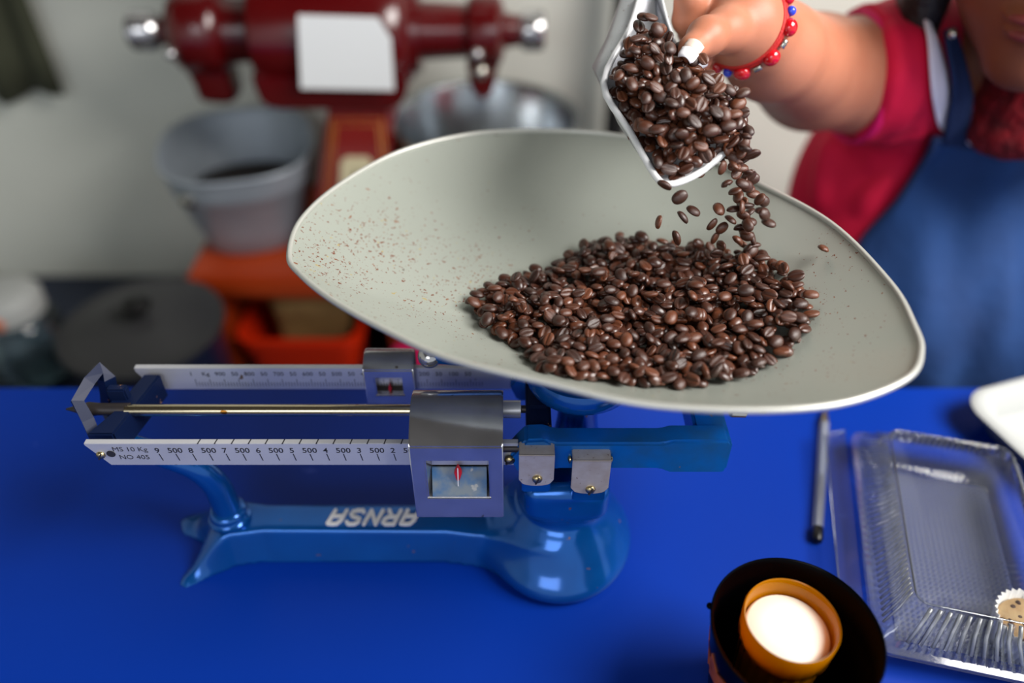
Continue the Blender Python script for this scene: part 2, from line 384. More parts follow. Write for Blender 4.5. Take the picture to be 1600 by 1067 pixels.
# ------------------------------------------------------------------ blue table
t = thing('table', 'bright blue painted table carrying the balance scale', 'table', (0, .16, FLOOR_Z))
mesh_obj('tabletop', *box((-1.15, -.22, -.032), (1.15, .5645, 0), .003, 2), 'table_blue', t, angle=40)
mesh_obj('apron_board', *box((-1.05, -.15, -.12), (1.05, .49, -.033)), 'table_edge', t, smooth=False)
for sx in (-1, 1):
    for y in (-.14, .44): mesh_obj('leg', *box((sx*1.0-.03, y, FLOOR_Z), (sx*1.0+.03, y+.06, -.121), .004), 'table_edge', t, angle=40)

# ------------------------------------------------------------------ balance scale
def poly_field(poly):
    P = np.asarray(poly, float)
    def sd(X, Y):
        d = np.full(X.shape, 9.0); ins = np.zeros(X.shape, bool)
        for a, b in zip(P, np.roll(P, -1, 0)):
            e = b - a; t = np.clip(((X-a[0])*e[0] + (Y-a[1])*e[1])/e.dot(e), 0, 1)
            d = np.minimum(d, np.hypot(X-a[0]-t*e[0], Y-a[1]-t*e[1]))
            cr = ((a[1] > Y) != (b[1] > Y)); xx = a[0] + (Y - a[1])*e[0]/np.where(e[1] == 0, 1e-9, e[1]); ins ^= cr & (X < xx)
        return np.where(ins, d, -d)
    return sd
YC = .392
sc = thing('balance_scale', 'blue cast iron beam scale with steel weight bars, reading ARNSA upside down on its foot', 'scale', (-.06, .385, 0))
PLAN = [(.03, .350), (.005, .357), (-.02, .366), (-.05, .3705), (-.19, .3715), (-.215, .3675), (-.232, .3585), (-.2465, .3485), (-.2435, .3570), (-.237, .371), (-.233, .381), (-.246, .390), (-.260, .396), (-.2635, .4025), (-.252, .4065), (-.222, .4015), (-.19, .3965), (-.05, .3965), (-.02, .402), (.03, .418)]
plan = poly_field(PLAN)
f = Field()
def bar(P):
    x, y, z = P[..., 0], P[..., 1], P[..., 2]
    r = np.hypot(x + .203, y - .384); t = np.clip((r - .018)/.040, 0, 1)*(x < -.203); t = t*t*(3 - 2*t)
    top = .0315 - .0265*t + .004*np.clip((x + .03)/.05, 0, 1)
    a = -plan(x[..., 0], y[..., 0])[..., None] - .0075*np.clip(1 - z/top, 0, 1); b = z - top
    return -smin(-a, -b, .0032)*.9
f.add(bar, (-.272, .335, -.004), (.04, .43, .042), .004)
f.ell((.036, .3855, .010), (.0570, .0620, .024), k=.012)
f.ell((.037, .3865, .018), (.045, .047, .030), k=.016)
f.cap((.038, .387, .035), (.0385, .387, .078), .034, .029, .026)
f.box((.0385, .381, .080), (.031, .028, .017), .010, k=.012)
f.box((.045, .383, .098), (.019, .019, .013), .004, k=.004, op='-')
base = mesh_obj('base', *f.mesh(.0014, 0.0002, 3), 'scale_blue', sc)
R180 = np.array(Matrix.Rotation(math.pi, 3, 'Z'))
GLY = {'A': [[(0, 0), (0, .72), (.16, .97), (.5, 1), (.8, .96), (.8, 0)], [(0, .42), (.8, .42)]], 'R': [[(0, 0), (0, 1), (.6, 1), (.8, .88), (.8, .62), (.62, .48), (0, .46)], [(.42, .46), (.82, 0)]],
       'N': [[(0, 0), (0, 1), (.8, 0), (.8, 1)]], 'S': [[(.8, .86), (.62, 1), (.2, 1), (0, .84), (.04, .62), (.3, .52), (.6, .46), (.8, .30), (.74, .08), (.5, 0), (.15, 0), (0, .14)]]}
for i, ch in enumerate('ARNSA'):    # white lettering, read from the far side
    sw_ = []
    for st_ in GLY[ch]:
        q_ = [np.array((-(i*.0140 + px_*.0110 + (py_ - .5)*.0042) - .0742, .3828 - (py_ - .5)*.0128, .0)) for px_, py_ in st_]
        for a_, b_ in zip(q_[:-1], q_[1:]):
            e_ = (b_ - a_)/np.linalg.norm(b_ - a_); n_ = np.array((-e_[1], e_[0], 0))*.0014
            sw_.append(prism([(a_ + n_)[:2], (a_ - n_)[:2], (b_ - n_)[:2], (b_ + n_)[:2]], 'xy', .0310, .0328 + .00003*len(sw_)))
        for p_ in q_: sw_.append(lathe([(.0014, .0310), (.0014, .0328 + .00003*len(sw_))], 14, tuple(p_)))
    mesh_obj('letter', *merge(*sw_), 'letter_white', base, smooth=False)
path = spline([(-.217, .383, .030), (-.217, .383, .050), (-.2185, .382, .073), (-.2275, .381, .092), (-.245, .381, .104), (-.268, .385, .110), (-.286, .391, .116)], 8)
st = mesh_obj('support_tube', *tube(path, np.linspace(.0108, .0075, len(path)), 20), 'scale_blue', sc, angle=60)
mesh_obj('collar', *lathe([(.0115, .0315), (.0155, .032), (.0158, .0345), (.0135, .036), (.0128, .039), (.0138, .041), (.0125, .0435), (.0105, .0445)], 28, (-.217, .383, 0)), 'scale_blue', st, angle=50)
# beam guide loop at the left end
g = [at_z(149, 684, .130), at_z(137, 655, .141), at_z(121, 627, .153), at_z(138, 598, .157), at_z(155, 577, .159), at_z(166, 590, .153), at_z(171, 615, .138), at_z(172, 640, .118), (-.279, .395, .112), (-.2775, .382, .116)]
mesh_obj('beam_guide', *tube(g, .0062, 4, True, flat=.8, up=(0, 0, 1)), 'navy_paint', sc, smooth=False)
# moving frame: two graduated bars, cross heads, rod
HX = [(-.2835, .366), (-.2655, .366), (-.2535, .4255), (-.266, .4255), (-.272, .40), (-.279, .40), (-.281, .389), (-.273, .389)]
mesh_obj('cross_head', *prism(HX, 'xy', .121, .1425, .0012), 'navy_paint', sc, angle=40)
mesh_obj('cross_head_lug', *box((-.2805, .398, .136), (-.267, .405, .152), .0012), 'navy_paint', sc, angle=40)
mesh_obj('pointer_tip', *lathe([(.0045, 0), (.0045, .022), (.0052, .028), (.0035, .034), (.0006, .044)], 12, (-.264, .3915, .1405), (-1, 0, 0)), 'dark_iron', sc, angle=50)
mesh_obj('rod', *tube([(-.266, .3905, .1405), (-.14, .3905, .1405), (-.008, .3905, .1405)], .0042, 14), 'nickel_rod', sc, angle=60)
mesh_obj('rod_socket', *tube([(-.012, .3905, .1415), (.006, .3905, .1415)], .0062, 18), 'steel_bar', sc, angle=60)
fb = mesh_obj('front_beam', *prism([(-.2795, .1452), (-.2795, .1435), (-.268, .1242), (.004, .1242), (.004, .1452)], 'xz', .355, .3592, .0003), 'steel_bar', sc, angle=30)
rb = mesh_obj('rear_beam', *prism([(-.2735, .1452), (-.2735, .142), (-.2640, .1242), (.02, .1242), (.02, .1452)], 'xz', .4285, .4328, .0003), 'steel_bar', sc, angle=30)
RX = np.array(Matrix.Rotation(math.pi/2, 3, 'X'))
STEP = .01106; X9 = -.2332
seq = ['9', '500', '8', '500', '7', '500', '6', '500', '5', '500', '4', '500', '3', '500', '2', '500', '1', '500']
for i, s in enumerate(seq):
    x = X9 + i*STEP
    mesh_obj('numeral', *text_mesh(s, .0066, (x + (.0006 if s == '500' else 0), .35495, .1385), RX, offset=.00006, extrude=.00008), 'ink', fb, smooth=False)
    mesh_obj('tick', *prism([(x+.0000, .1355), (x+.0006, .1355), (x+.0016, .1288), (x+.0010, .1288)], 'xz', .35488, .3552), 'ink', fb, smooth=False)
    if i >= 2: mesh_obj('notch', *prism([(x+.0056, .3549), (x+.0064, .3549), (x+.0072, .3590), (x+.0064, .3590)], 'xy', .1449, .14530), 'ink', fb, smooth=False)
mesh_obj('tick', *prism([(X9+18*STEP, .1355), (X9+18*STEP+.0006, .1355), (X9+18*STEP+.001, .1288), (X9+18*STEP+.0004, .1288)], 'xz', .35488, .3552), 'ink', fb, smooth=False)
mesh_obj('lettering', *text_mesh('MS 10 Kg', .0060, (-.2510, .35495, .1396), RX, offset=-.00004, extrude=.00008), 'ink', fb, smooth=False)
mesh_obj('lettering', *text_mesh('NO 405', .0060, (-.2500, .35495, .1320), RX, offset=-.00004, extrude=.00008), 'ink', fb, smooth=False)
def screw(x, y, z, r, parent, ang=.5, m='brass_screw', ax=(0, -1, 0)):
    a = mesh_obj('screw', *lathe([(r, 0), (r, r*.25), (r*.8, r*.55), (r*.4, r*.7), (1e-5, r*.74)], 18, (x, y, z), ax), m, parent, angle=60)
    R = rotm((0, 1, 0), ang); b = box((-r*.16, -r*.80, -r*.92), (r*.16, -r*.5, r*.92))
    mesh_obj('screw_slot', b[0] @ R.T + np.array((x, y, z)), b[1], 'dark_iron', a, smooth=False)
screw(-.2715, .3549, .1345, .0030, fb)
mesh_obj('pivot_hole', *lathe([(.0029, 0), (.0029, .0003)], 18, (-.2645, .3549, .1355), (0, -1, 0)), 'ink', fb, smooth=False)
lab = ['1', 'Kg', '900', '50', '800', '50', '700', '50', '600', '50', '500', '50', '400', '50', '300', '50', '200', '50', '100', '50']
for i, s in enumerate(lab):
    x = -.2335 + i*.0106
    mesh_obj('numeral', *text_mesh(s, .0052, (x, .42845, .1395), RX, extrude=.00008), 'ink', rb, smooth=False)
tk = [prism([(-.2320 + i*.00212, .1275), (-.2316 + i*.00212, .1275), (-.2316 + i*.00212, .1345 - (0 if i % 5 == 0 else .003)), (-.2320 + i*.00212, .1345 - (0 if i % 5 == 0 else .003))], 'xz', .42838, .4286) for i in range(100)]
mesh_obj('tick_marks', *merge(*tk), 'ink', rb, smooth=False)
mesh_obj('beam_rivet', *sphere((-.2585, .4283, .1335), .0018, 10, 6), 'dark_iron', rb)
# right yoke: front arm, cross bar, rear arm, cross piece
arm = [(-.002, .134), (.003, .142), (.009, .1505), (.021, .1512), (.027, .1475), (.098, .1475), (.104, .1500), (.141, .1500), (.1435, .147), (.1435, .121), (.141, .1185), (.105, .1185), (.099, .1225), (.030, .1225), (.020, .118), (.004, .118)]
yoke = merge(prism(arm, 'xz', .3525, .3685, .0022, 2), prism([(x, z) for x, z in arm], 'xz', .4215, .4365, .0022, 2), box((.1205, .360, .127), (.1428, .430, .1488), .002))
mesh_obj('yoke', *yoke, 'scale_blue_dull', sc, angle=40)
mesh_obj('cross_piece', *merge(box((.0095, .366, .125), (.0265, .432, .147), .002), box((.0115, .386, .146), (.0235, .394, .1485), .0008)), 'navy_paint', sc, angle=40)
mesh_obj('pivot_pin', *tube([(.006, .3905, .1415), (.024, .3905, .1415)], .0028, 12), 'dark_iron', sc, angle=60)
mesh_obj('adjusting_screw', *tube([(-.006, .356, .140), (.006, .356, .140)], .0030, 12), 'dark_iron', sc, angle=60)
# steel clips over the knife edges
def clip(x0, x1, ztop, zbot, yf, yb, scy):
    n = 10; xm = (x0+x1)/2; hw = (x1-x0)/2
    prof = [(x0, ztop), (x0, zbot + .006)] + [(xm - hw*.86*math.cos(math.pi*k/n), zbot + .0035 - .0035*math.sin(math.pi*k/n)) for k in range(n+1)] + [(x1, zbot + .006), (x1, ztop)]
    c = mesh_obj('knife_edge_clip', *merge(prism(prof, 'xz', yf, yf + .0012, .0003), box((x0, yf, ztop-.0014), (x1, yb, ztop), .0006)), 'steel_clip', sc, angle=35)
    screw(xm + .0006, yf, scy, .0034, c, .35)
clip(.0045, .0275, .1465, .1165, .3435, .356, .1240)
clip(.0390, .0640, .1425, .1095, .3425, .356, .1145)
mesh_obj('clip_block', *box((.0065, .345, .108), (.0255, .366, .134), .001), 'scale_blue', sc, angle=40)
mesh_obj('clip_block', *box((.0405, .344, .100), (.0625, .366, .136), .001), 'scale_blue', sc, angle=40)
screw(.0385, .352, .134, .0026, sc, .3, ax=(-1, 0, 0)); screw(.0645, .350, .136, .0022, sc, .3, ax=(1, 0, 0))
screw(-.0015, .3535, .1315, .0036, sc, .9)
# pan post and spider
mesh_obj('pan_post', *lathe([(.021, .090), (.017, .100), (.0145, .120), (.0140, .140), (.017, .147), (.030, .152), (.037, .159), (.039, .167), (.036, .173), (1e-5, .180)], 36, (.047, .404, 0)), 'scale_blue', sc, angle=50)
SPIDER = [(-.052, .410, .176), (.150, .372, .181), (.02, .515, .183), (.105, .515, .183)]
for q in SPIDER[:1] + SPIDER[2:]:
    a = np.array((.046, .412, .178)); q = np.array(q); pth = spline([a, a*.5+q*.5-np.array((0, 0, .004)), q], 6)
    mesh_obj('spider_arm', *tube(pth, np.linspace(.0105, .0075, len(pth)), 14), 'scale_blue', sc, angle=60)
mesh_obj('spider_tip', *sphere((-.056, .4085, .174), .0082, 16, 10), 'chrome', sc)
mesh_obj('yoke_upright', *box((.122, .384, .148), (.142, .402, .176), .002), 'scale_blue_dull', sc, angle=40)
kn = mesh_obj('knurled_knob', *lathe([(.0055, 0), (.0068, .001), (.0068, .010), (.0055, .011), (.003, .0112), (.003, .019), (.0042, .0195), (.0042, .023), (.001, .0238)], 30, (.140, .366, .1685), (1, -.05, 0), ripple=lambda i, a: .05*math.cos(15*a) if i in (1, 2) else 0), 'silver', sc, angle=25)
# large sliding weight with window
def weight(name, x0, x1, yf, yb, z0, zf, ztop, wx, wz, mset, parent, floor_m, pointer):
    ts = np.linspace(0, 1, 15)
    side = [(yf, z0), (yf, zf)] + [(yf + (yb - yf)*t, zf + (ztop - zf)*math.sin(t*math.pi*.72)) for t in ts[1:]] + [(yb, z0 + .012)]
    n = len(side)
    V = [(x0, y, z) for y, z in side] + [(x1, y, z) for y, z in side]; F = []
    for i in range(1, n): j = (i+1) % n; F.append([i, j, n+j, n+i])
    F += [list(range(n)), list(range(n, 2*n))[::-1]]
    (wa, wb), (wc, wd) = wx, wz; k = len(V)
    V += [(wa, yf, wc), (wb, yf, wc), (wb, yf, wd), (wa, yf, wd)]
    F += [[0, n, k+1, k], [n, n+1, k+2, k+1], [n+1, 1, k+3, k+2], [1, 0, k, k+3]]
    dx = (wb - wa)*.09; dep = min(yb-yf, .016); k2 = len(V)
    V += [(wa+dx, yf+dep, wc+.002), (wb-dx*.6, yf+dep, wc+.002), (wb-dx*.6, yf+dep, wd), (wa+dx, yf+dep, wd)]
    F += [[k, k+1, k2+1, k2], [k+1, k+2, k2+2, k2+1], [k+2, k+3, k2+3, k2+2], [k+3, k, k2, k2+3]]
    # opening: inner ring left open so the graduated bar shows through
    bm = bmesh.new(); vs = [bm.verts.new(v) for v in V]; [bm.faces.new([vs[i] for i in q]) for q in F]
    bmesh.ops.recalc_face_normals(bm, faces=bm.faces)
    ed = [e for e in bm.edges if len(e.link_faces) == 2 and e.calc_face_angle(0) > .6 and all(abs(v.co.y - yf) < .0001 or v.co.z > zf for v in e.verts)]
    bmesh.ops.bevel(bm, geom=ed, offset=.0009, segments=2, affect='EDGES', clamp_overlap=True)
    return mesh_obj(name, *bm_out(bm), mset, parent, angle=32)
lw = weight('sliding_weight', -.0660, -.0058, .3440, .3860, .0820, .1535, .1675, (-.0560, -.0150), (.1035, .1400), 'chrome', sc, None, None)
mesh_obj('window_floor', *prism([(.3450, .1045), (.3535, .1235), (.3545, .1235), (.3545, .1035), (.3450, .1035)], 'yz', -.0535, -.0170), 'window_blue', lw, smooth=False)
mesh_obj('pointer', *prism([(-.0357, .1310), (-.0331, .1245), (-.0346, .1185), (-.0361, .1150), (-.0373, .1185), (-.0384, .1245)], 'xz', .3475, .3510, .0005), 'red_pointer', lw, angle=30)
mesh_obj('pointer_line', *prism([(-.0360, .1300), (-.0353, .1300), (-.0357, .1120), (-.0364, .1120)], 'xz', .3470, .3474), 'letter_white', lw, smooth=False)
sw = weight('sliding_weight', -.1065, -.0705, .4205, .4400, .1165, .1500, .1560, (-.0985, -.0790), (.1260, .1425), 'chrome', sc, None, None)
mesh_obj('pointer', *prism([(-.0892, .1345), (-.0880, .1290), (-.0886, .1265), (-.0898, .1265), (-.0904, .1290)], 'xz', .4235, .4265), 'red_pointer', sw, smooth=False)
mesh_obj('window_floor', *prism([(.4215, .1245), (.4275, .1285), (.4280, .1285), (.4280, .1240), (.4215, .1240)], 'yz', -.0985, -.0785), 'dark_iron', sw, smooth=False)

# ------------------------------------------------------------------ pan
OUT = np.array([(-.1447, .4319), (-.146, .4753), (-.1277, .5247), (-.0908, .5759), (-.0418, .6064), (.0106, .6157), (.0788, .6100), (.1412, .5759), (.1808, .5295), (.2190, .4722),
                (.2345, .4020), (.2330, .3592), (.2281, .3365), (.2132, .3154), (.1800, .2982), (.1448, .2911), (.0987, .2911), (.0598, .2967), (.0205, .3103), (-.0354, .331), (-.0738, .3562), (-.1081, .3837), (-.1328, .4104)])
RIM = spline(OUT, 8, True)
PC = np.array([.060, .425]); ZB, ZR = .187, .2400
def pan_ring(r): return PC + (RIM - PC)*r, ZB + (ZR - ZB)*r**2.3
NR = 28; nA = len(RIM); V = []; F = []
for i in range(NR+1):
    xy, z = pan_ring(max(i/NR, .004)**.9); V += [(p[0], p[1], z) for p in xy]
for i in range(NR):
    for k in range(nA): F.append([i*nA+k, i*nA+(k+1) % nA, (i+1)*nA+(k+1) % nA, (i+1)*nA+k])
F.append(list(range(nA))[::-1])
# underside 1.6 mm below
m0 = len(V); V2 = np.array(V); V2[:, 2] -= .0016; V = np.concatenate([np.array(V), V2]); F2 = [[q + m0 for q in f][::-1] for f in F]
F = F + F2 + [[NR*nA+k, NR*nA+(k+1) % nA, m0+NR*nA+(k+1) % nA, m0+NR*nA+k] for k in range(nA)]
pan = tag(mesh_obj('scale_pan', V, F, 'pan_metal', origin=(PC[0], PC[1], ZB), angle=50), 'large shallow pale metal weighing pan holding roasted coffee beans', 'pan')
mesh_obj('rolled_rim', *tube(np.column_stack([RIM, np.full(nA, ZR + .0003)]), .0019, 10, True), 'pan_rim', pan)
# ------------------------------------------------------------------ coffee beans
def bean_mesh(curve=0.0):
    rings, seg = 9, 14
    angs = [math.radians(a) for a in (-90, -75, -60, -40, -12, 20, 55, 90, 125, 160, 192, 220, 240, 255)]
    V, F = [(-1, 0, -.05)], []
    for i in range(1, rings):
        a = math.pi*i/rings; x = -math.cos(a); w = math.sin(a)**.85
        for t in angs:
            y = math.cos(t)*.79*w; z = math.sin(t)
            z = z*.56*w if z > 0 else z*.27*w
            if t == angs[0]: z = -.02*w
            y += curve*(1-x*x)*(1 if abs(y) < .2 and z < 0 else 0)
            V.append((x, y, z))
    V.append((1, 0, -.05)); e = len(V) - 1
    for k in range(seg): F.append([0, 1+(k+1) % seg, 1+k])
    for i in range(rings-2):
        for k in range(seg): F.append([1+i*seg+k, 1+i*seg+(k+1) % seg, 1+(i+1)*seg+(k+1) % seg, 1+(i+1)*seg+k])
    for k in range(seg): F.append([1+(rings-2)*seg+k, 1+(rings-2)*seg+(k+1) % seg, e])
    return np.array(V, float), F
BEAN_V, BEAN_F = bean_mesh(.04)
bean_me = bpy.data.meshes.new('coffee_bean'); bean_me.from_pydata((BEAN_V).tolist(), [], BEAN_F); bean_me.update()
_bm = bmesh.new(); _bm.from_mesh(bean_me); bmesh.ops.recalc_face_normals(_bm, faces=_bm.faces); _bm.to_mesh(bean_me); _bm.free()
bean_me.polygons.foreach_set('use_smooth', np.ones(len(bean_me.polygons), bool)); bean_me.materials.append(MATS['coffee_bean'])
def bean_rot(flip, yaw, tx, ty):
    return np.array(Matrix.Rotation(yaw, 3, 'Z') @ Matrix.Rotation(tx, 3, 'X') @ Matrix.Rotation(ty, 3, 'Y') @ Matrix.Rotation(math.pi if flip else 0, 3, 'X'))
def pile(inside, target, ground, lo, hi, n, cell=.0012, tries=9000, seed=3):
    """drop beans one by one on a height grid; returns list of (pos, R, size, visible share)"""
    r = np.random.default_rng(seed); nx, ny = int((hi[0]-lo[0])/cell), int((hi[1]-lo[1])/cell)
    gx = lo[0] + cell*np.arange(nx); gy = lo[1] + cell*np.arange(ny); GX, GY = np.meshgrid(gx, gy, indexing='ij')
    Hh = ground(GX, GY); H0 = Hh.copy(); own = np.full(Hh.shape, -1); T = target(GX, GY); out = []; area_ = []
    ok = np.argwhere(inside(GX, GY))
    for _ in range(tries):
        if len(out) >= n: break
        i, j = ok[r.integers(len(ok))]
        if Hh[i, j] - H0[i, j] > T[i, j] - .002: continue
        s = np.array([.0050, .0050, .0050])*r.uniform(.86, 1.13); yaw = r.uniform(0, 6.283)
        R = bean_rot(r.random() < .45, yaw, r.normal(0, .42), r.normal(0, .28))
        x, y = gx[i] + r.uniform(-.5, .5)*cell, gy[j] + r.uniform(-.5, .5)*cell
        m = int(.0062/cell); i0, i1, j0, j1 = max(i-m, 0), min(i+m+1, nx), max(j-m, 0), min(j+m+1, ny)
        dx, dy = GX[i0:i1, j0:j1] - x, GY[i0:i1, j0:j1] - y; c, sn = math.cos(yaw), math.sin(yaw)
        u, v = (c*dx + sn*dy)/(s[0]), (-sn*dx + c*dy)/(s[1]*.80); q = 1 - u*u - v*v; msk = q > 0
        if msk.sum() < 5: continue
        hh = Hh[i0:i1, j0:j1]; bot = hh[msk] + .0022*np.sqrt(q[msk])
        z = np.quantile(bot, .72) + .0006
        top = z + .0026*np.sqrt(np.maximum(q, 0)); up = msk & (top > hh)
        hh[up] = top[up]; own[i0:i1, j0:j1][up] = len(out); area_.append(msk.sum()); out.append([np.array([x, y, z]), R, s])
    cnt = np.bincount(own[own >= 0].ravel(), minlength=len(out))
    return [(p, R, s, cnt[k]/max(area_[k], 1)) for k, (p, R, s) in enumerate(out)]
ang_rim = np.arctan2(RIM[:, 1]-PC[1], RIM[:, 0]-PC[0]); rad_rim = np.hypot(*(RIM - PC).T); _o = np.argsort(ang_rim)
def pan_z(X, Y):
    a = np.arctan2(Y-PC[1], X-PC[0]); r = np.hypot(X-PC[0], Y-PC[1])/np.interp(a, ang_rim[_o], rad_rim[_o], period=2*math.pi)
    return ZB + (ZR - ZB)*np.clip(r, 0, 1.0)**2.3
HEAP = []
for q in [(728, 470), (795, 436), (860, 420), (920, 378), (985, 372), (1060, 380), (1140, 392), (1210, 402), (1250, 440), (1277, 478), (1262, 520), (1225, 560), (1160, 588), (1080, 603), (1000, 600), (900, 588), (848, 580), (815, 545), (757, 512)]:
    z = .2
    for _ in range(6): p = at_z(*q, z + .003); z = float(pan_z(p[0], p[1]))
    HEAP.append(p[:2])
sdh = poly_field(HEAP)
heap = pile(lambda X, Y: (sdh(X, Y) > .002) & (rng.random(X.shape) < .97), lambda X, Y: .0032 + .0125*np.clip(sdh(X, Y)/.06, 0, 1)**.8, pan_z, (-.08, .27), (.26, .56), 2200, tries=26000, seed=5)

# ------------------------------------------------------------------ scoop held over the pan
def sdep(y): return .505 + (.56 - .505)*(275 - y)/285
TOPL = [(1012, -70), (1000, -5), (984, 45), (943, 130), (984, 205), (1024, 275), (1046, 288), (1082, 276), (1117, 252), (1143, 226), (1120, 160), (1098, 112), (1058, 72), (1034, -4), (1030, -70)]
BOTL = [(990, -70, .02), (966, 10, .024), (948, 60, .027), (926, 104, .028), (966, 192, .016), (1022, 276, .003), (1046, 290, .001), (1082, 278, .001), (1117, 254, .001), (1140, 226, .006), (1112, 165, .018), (1090, 118, .02), (1052, 78, .019), (1026, 0, .018), (1018, -70, .015)]
top = np.array([at_d(x, y, sdep(y)) for x, y in TOPL]); bot = np.array([at_d(x, y, sdep(y) + d) for x, y, d in BOTL])
scoop_root = np.mean(bot, 0)
n = len(top); V = np.concatenate([top, bot, [np.mean(bot, 0)]]); F = [[i, i+1, n+i+1, n+i] for i in range(n-1)] + [[n-1, 0, n, 2*n-1]] + [[n+i, n+(i+1) % n, 2*n] for i in range(n)]
sco = tag(mesh_obj('metal_scoop', V, F, 'scoop_metal', origin=scoop_root, angle=35), 'bright aluminium scoop full of coffee beans tipped over the pan', 'scoop')
md = sco.modifiers.new('thickness', 'SOLIDIFY'); md.thickness = .0012; md.offset = 0
mesh_obj('rolled_rim', *tube(spline(top[1:10], 4), .0023, 10), 'scoop_rim', sco)
mesh_obj('rolled_rim', *tube(spline(top[9:], 4), .0009, 8), 'scoop_rim', sco)
# beans in the scoop: piled in the plane of its opening
ctr = top[2:12].mean(0); nrm = np.cross(top[3] - top[8], top[1] - top[6]); nrm /= np.linalg.norm(nrm); nrm *= np.sign(nrm[2])
ex = np.array([1., 0, 0]); ex -= nrm*ex.dot(nrm); ex /= np.linalg.norm(ex); ey = np.cross(nrm, ex); RS = np.column_stack([ex, ey, nrm])
loc2 = lambda P: (np.asarray(P) - ctr) @ RS
SP = [at_d(x, y, sdep(y)) for x, y in [(984, 58), (950, 131), (989, 205), (1027, 267), (1049, 279), (1085, 268), (1120, 250), (1156, 242), (1174, 212), (1154, 164), (1116, 130), (1084, 110), (1060, 90), (1038, 66), (1020, 52), (1002, 46)]]
sds = poly_field(loc2(SP)[:, :2])
BL = loc2(bot)
def scoop_ground(X, Y):   # floor of the scoop, shallow at the lip
    d = np.clip(sds(X, Y), 0, .04); return -.0095 - .2*d
l2 = loc2(SP); lo2, hi2 = l2[:, :2].min(0) - .008, l2[:, :2].max(0) + .008
inscoop = pile(lambda X, Y: sds(X, Y) > .0014, lambda X, Y: .0062 + .022*np.clip(sds(X, Y)/.028, 0, 1)**.7 + .2*np.clip(sds(X, Y), 0, .04)*.5, scoop_ground, lo2, hi2, 640, tries=11000, seed=9)
inscoop = [(ctr + RS @ p, RS @ R, s, v) for p, R, s, v in inscoop]
# beans in the air
fall = []
def drop(x, y, d, s=1): fall.append((at_d(x, y, d), np.array(Matrix.Rotation(rng.uniform(0, 6.28), 3, Vector(rng.normal(size=3)).normalized())), np.full(3, .0051*s*rng.uniform(.9, 1.1)), 1))
for x, y, d in [(1038, 290, .50), (1062, 308, .503), (1030, 347, .515), (1066, 340, .515), (1083, 330, .53), (1056, 372, .535), (1123, 327, .53), (1112, 350, .535), (1128, 356, .54), (1118, 372, .545), (1126, 384, .55),
                (1193, 314, .545), (1194, 335, .55), (1201, 349, .555), (1190, 330, .55), (1286, 389, .53), (1136, 288, .51), (1128, 262, .505)]: drop(x, y, d)
for k in range(50):
    t = (k + .5)/50; y = 212 + 203*t; xc = 1156 + 14*t; drop(xc + rng.normal(0, 9 + 5*t), y, .505 + .045*t + rng.normal(0, .006))
def put_bean(e, label, group):
    p, R, s, v = e; o = bpy.data.objects.new('coffee_bean', bean_me); COL.objects.link(o)
    M = Matrix(np.vstack([np.column_stack([R*s, p]), [0, 0, 0, 1]]).tolist()); o.matrix_world = M
    tag(o, label, 'coffee bean', group)
for e in fall: put_bean(e, 'roasted coffee bean falling through the air from the scoop to the pan', 'coffee beans in mid air')
def depth(p): return p[1]*_c - (p[2] - CAM_H)*_s
def split(lst, k):
    o = sorted(lst, key=lambda e: -e[3]/depth(e[0])**2); return o[:k], o[k:]
h1, h2 = split(heap, 155); s1, s2 = split(inscoop, 77)
for e in h1: put_bean(e, 'dark roasted coffee bean lying in the heap on the weighing pan', 'coffee beans heaped on the pan')
for e in s1: put_bean(e, 'roasted coffee bean lying in the tipped metal scoop', 'coffee beans in the scoop')
rest = h2 + s2; VV = np.concatenate([(BEAN_V*e[2]) @ e[1].T + e[0] for e in rest]); nb = len(BEAN_V)
FF = [[i + k*nb for i in q] for k in range(len(rest)) for q in BEAN_F]
tag(mesh_obj('coffee_beans', VV, FF, 'coffee_bean'), 'mass of further roasted coffee beans filling the pan heap and the scoop', 'coffee beans', kind='stuff')
# ------------------------------------------------------------------ mug with amber candle glass
MX, MY, MZ = .1672, .2495, .100
mug = thing('mug', 'glossy black tapered mug with orange leaf pattern at the bottom edge', 'mug', (MX, MY, 0))
mp = [(.001, .0005), (.034, .0005), (.036, .002), (.0375, .010), (.0495, .0975), (.0500, .0995), (.0492, .1005), (.0480, .0995), (.0362, .012), (.034, .006), (.001, .005)]
mesh_obj('body', *lathe(mp, 72, (MX, MY, 0)), 'black_glaze', mug, angle=50)
def on_mug(a, z, off): r = .0375 + (.0495-.0375)*(z-.010)/.0875 + off; return (MX + r*math.cos(a), MY + r*math.sin(a), z)
def leaf(a0, z0, s, rot):
    pts = [(0, -1), (.15, -.4), (.75, -.55), (.55, -.15), (1, .1), (.6, .25), (.7, .6), (.3, .5), (.0, 1.05), (-.3, .5), (-.7, .6), (-.6, .25), (-1, .1), (-.55, -.15), (-.75, -.55), (-.15, -.4)]
    c, n = math.cos(rot), math.sin(rot); L = [(x*c - y*n, x*n + y*c) for x, y in pts]
    V = [on_mug(a0 + s*x/.044, z0 + s*y, .0006) for x, y in L] + [on_mug(a0, z0, .0006)] + [on_mug(a0 + s*x/.044, z0 + s*y, .0001) for x, y in L]; k = len(L)
    F = [[i, (i+1) % k, k] for i in range(k)] + [[i, (i+1) % k, k+1+(i+1) % k, k+1+i] for i in range(k)]
    mesh_obj('leaf_motif', V, F, 'leaf_orange', mug, smooth=False)
for a, z, s, r in [(3.35, .062, .018, .3), (3.95, .066, .020, -.4), (4.5, .060, .018, .6), (2.7, .058, .018, -.2), (5.1, .062, .018, .1), (3.6, .03, .015, 1), (4.3, .03, .015, 0), (2.0, .06, .018, .4), (1.2, .06, .018, .4), (.3, .06, .018, .4)]: leaf(a, z, s, r)
